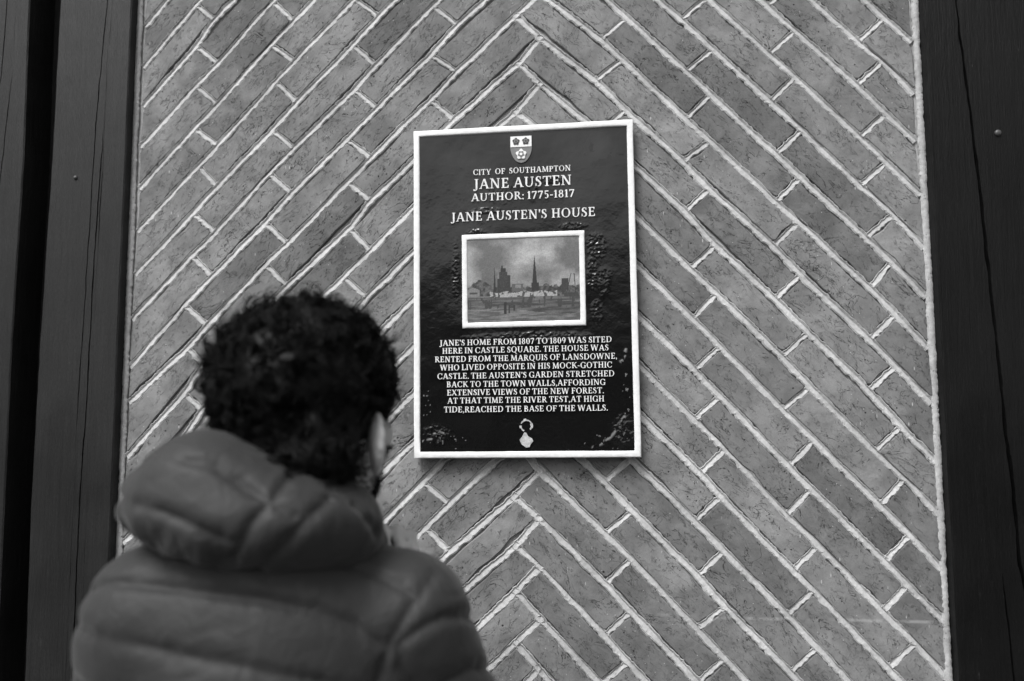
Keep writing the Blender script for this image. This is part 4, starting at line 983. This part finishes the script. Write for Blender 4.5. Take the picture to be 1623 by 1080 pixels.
person = empty('person', (-.40, -.56, 0))
tag(person, 'person with dark curly hair in a hooded quilted jacket, seen from behind, reading the plaque', 'person')
PO = np.array((-.40, -.56, 0))
def pmesh(name, V, F, mat, parent=person): return mesh(name, V-PO, F, mat, parent, True)
V, F = surface(f_body, (-.75, -.80, -.01), (-.02, -.28, 1.80), .0050); body = pmesh('body', V, F, M['skin'])
V, F = surface(f_jacket, (-.74, -.82, .83), (-.01, -.27, 1.58), .0034); jacket = pmesh('jacket', V, F, M['nylon']); displace(jacket, h_jacket)
V, F = surface(f_hood, (-.60, -.80, 1.40), (-.20, -.42, 1.66), .0030); displace(pmesh('hood', V, F, M['nylon']), h_hood)
def f_trs(p):
    d = ell(p, PEL-(0, 0, .02), (.170, .125, .15))
    for s, fx in ((-1, -.52), (1, -.30)):
        kx = -.40+s*.105
        d = smin(d, cone(p, (-.40+s*.085, -.56, .88), (kx, -.535, .50), .098, .075), .03); d = smin(d, cone(p, (kx, -.535, .50), (fx, -.565, .09), .075, .062), .03)
    d = d-(vnoise(p*np.array((1, 1, 2.)), 14, 3, 3)-.5)*.014
    return smax(d, .075-p[..., 2], .01)
V, F = surface(f_trs, (-.68, -.76, .05), (-.14, -.36, 1.08), .010); pmesh('trousers', V, F, M['denim'])
for s, fx in ((-1, -.52), (1, -.30)):
    def f_sh(p):
        d = cone(p, (fx, -.60, .055), (fx, -.56, .10), .047, .050); d = smin(d, cone(p, (fx, -.58, .050), (fx+s*.012, -.40, .040), .046, .040), .03)
        return smax(smax(d, .018-p[..., 2], .004), p[..., 2]-.125, .006)
    V, F = surface(f_sh, (fx-.09, -.69, -.005), (fx+.09, -.33, .15), .006); sh_ = pmesh('shoe', V, F, M['shoe'])
    def f_so(p):
        d = cone(p*np.array((1, 1, 0)), (fx, -.595, 0), (fx+s*.012, -.395, 0), .050, .044); return smax(smax(d, p[..., 2]-.020, .003), .001-p[..., 2], .002)
    V, F = surface(f_so, (fx-.09, -.69, -.01), (fx+.09, -.33, .04), .006); pmesh('sole', V, F, M['rubber'], sh_)

# curly hair: a dark mass plus thousands of small coiled locks, each a tapering tube
HA = np.array((-.008, -.016, .040)); HRAD = np.array((.101, .113, .098))
def f_hairmass(p):
    q = (p-HC)@HR; d = ell(q, HA, HRAD)
    d = smin(d, ell(q, (0, -.068, -.045), (.086, .052, .062)), .03)
    d = d-(vnoise(p, 38, 3, 2)-.30)*.022
    d = smax(d, -ell(q, (0, .120, -.040), (.085, .075, .095)), .015)
    for s in (-1, 1): d = smax(d, -ell(q, (s*.094, -.004, -.040), (.030, .026, .046)), .008)
    return smax(d, -.095-q[..., 2]-.25*q[..., 1], .01)
V, F = surface(f_hairmass, HC-.19, HC+.19, .0055); hair = pmesh('hair', V, F, M['hair'])
def hair_ok(q):
    face = (q[:, 1] > .045) & (q[:, 2] < .050); earz = (np.abs(q[:, 0]) > .055) & (np.abs(q[:, 1]+.004) < .028) & (q[:, 2] < .006)
    return ~(face | earz | (q[:, 2] < -.088-.25*q[:, 1]) | ((q[:, 1] > .02) & (q[:, 2] < .0)))
def unit(v): return v/(np.linalg.norm(v, axis=-1)[..., None]+1e-9)
def locks(nclump, per, ln_r, cr_r, turns_r, spread, tube_r, T_, lift, seed):
    """clumps of strands that curl together"""
    g_ = np.random.default_rng(seed); dirs = unit(g_.normal(size=(nclump*4, 3)))
    root = HA+dirs*HRAD*g_.uniform(.90, 1.0, (len(dirs), 1)); dr = g_.random(len(dirs)) < .28
    root[dr] = np.array((0, -.070, -.045))+dirs[dr]*np.array((.082, .050, .060))
    ok = hair_ok(root) & ((((root-HA)/HRAD)**2).sum(1) > .75); root = root[ok][:nclump]; n_ = len(root)
    nrm = unit((root-HA)/HRAD**2); tng = unit(np.cross(nrm, unit(g_.normal(size=(n_, 3)))))
    ax_ = unit(nrm*g_.uniform(lift*.5, lift*1.4, (n_, 1))+tng*.9+np.array((0, -.1, -.25)))
    e1 = unit(np.cross(ax_, nrm+.01)); e2 = np.cross(ax_, e1)
    ln = g_.uniform(*ln_r, n_); cr_ = g_.uniform(*cr_r, n_); tn_ = g_.uniform(*turns_r, n_)*2*np.pi*np.where(g_.random(n_) < .5, -1, 1); p0 = g_.uniform(0, 6.28, n_)
    rep = lambda v: np.repeat(v, per, axis=0)
    off = g_.normal(size=(n_*per, 3))*spread; jit = 1+g_.normal(size=n_*per)*.12; ph = rep(p0)+g_.normal(size=n_*per)*.22
    t = np.linspace(0, 1, T_); th = rep(tn_)[:, None]*t+ph[:, None]; rad = (rep(cr_)*jit)[:, None]*(.45+.55*t)
    cen = (rep(root)+off*.8)[:, None]+rep(ax_)[:, None]*((rep(ln)*jit)[:, None]*t)[..., None]+rep(e1)[:, None]*(rad*np.cos(th))[..., None]+rep(e2)[:, None]*(rad*np.sin(th))[..., None]+off[:, None]*(t[None, :, None]*.7)
    tan = unit(np.gradient(cen, axis=1)); s1 = unit(np.cross(tan, rep(ax_)[:, None]+.01)); s2 = np.cross(tan, s1)
    tr = g_.uniform(*tube_r, n_*per)[:, None]*(1-.75*t**2)
    rv = np.stack([cen+(s1*math.cos(a)+s2*math.sin(a))*tr[..., None] for a in (0, 2.094, 4.189)], 2)
    V = (rv.reshape(-1, 3)@HR.T)+HC; base = (np.arange(n_*per)[:, None]*T_+np.arange(T_-1)[None])*3
    F = np.stack([np.stack([base+a, base+(a+1) % 3, base+3+(a+1) % 3, base+3+a], -1) for a in range(3)], 2).reshape(-1, 4)
    return V, F
V1, F1 = locks(620, 12, (.018, .038), (.006, .012), (.8, 1.6), .0014, (.0005, .0010), 15, .55, 3)
V2, F2 = locks(4200, 1, (.010, .024), (.004, .009), (.9, 1.8), .001, (.0006, .0012), 13, .8, 4)
V3, F3 = locks(60, 3, (.022, .040), (.008, .013), (.9, 1.4), .0008, (.0004, .0007), 18, 1.3, 5)
F = np.concatenate([F1, F2+len(V1), F3+len(V1)+len(V2)]); pmesh('curls', np.concatenate([V1, V2, V3]), F, M['hair'], hair)
# short beard along the jaw
nb = 9000
q0 = rng.uniform((-.080, -.005, -.125), (.080, .10, .0), (nb*10, 3)); P_ = HC+q0@HR.T
dd = f_head(P_); sel = (np.abs(dd) < .004) & ~((np.abs(q0[:, 0]) < .02) & (q0[:, 2] > -.08)) & ~((q0[:, 2] > -.045) & (q0[:, 1] > .040)) & ~((q0[:, 1] < .004) & (q0[:, 2] > -.06)); q0 = q0[sel][:nb]; n_ = len(q0)
dn = q0-np.array((0, .02, -.06)); dn /= np.linalg.norm(dn, axis=1)[:, None]; dn = dn+rng.normal(size=(n_, 3))*.5; dn /= np.linalg.norm(dn, axis=1)[:, None]
sd = np.cross(dn, rng.normal(size=(n_, 3))); sd /= np.linalg.norm(sd, axis=1)[:, None]; L_ = rng.uniform(.004, .010, n_)[:, None]
V = np.stack([q0-dn*.001-sd*.0005, q0-dn*.001+sd*.0005, q0+dn*L_], 1).reshape(-1, 3)@HR.T+HC
F = np.arange(n_*3).reshape(-1, 3); pmesh('beard', V, F, M['hair'])
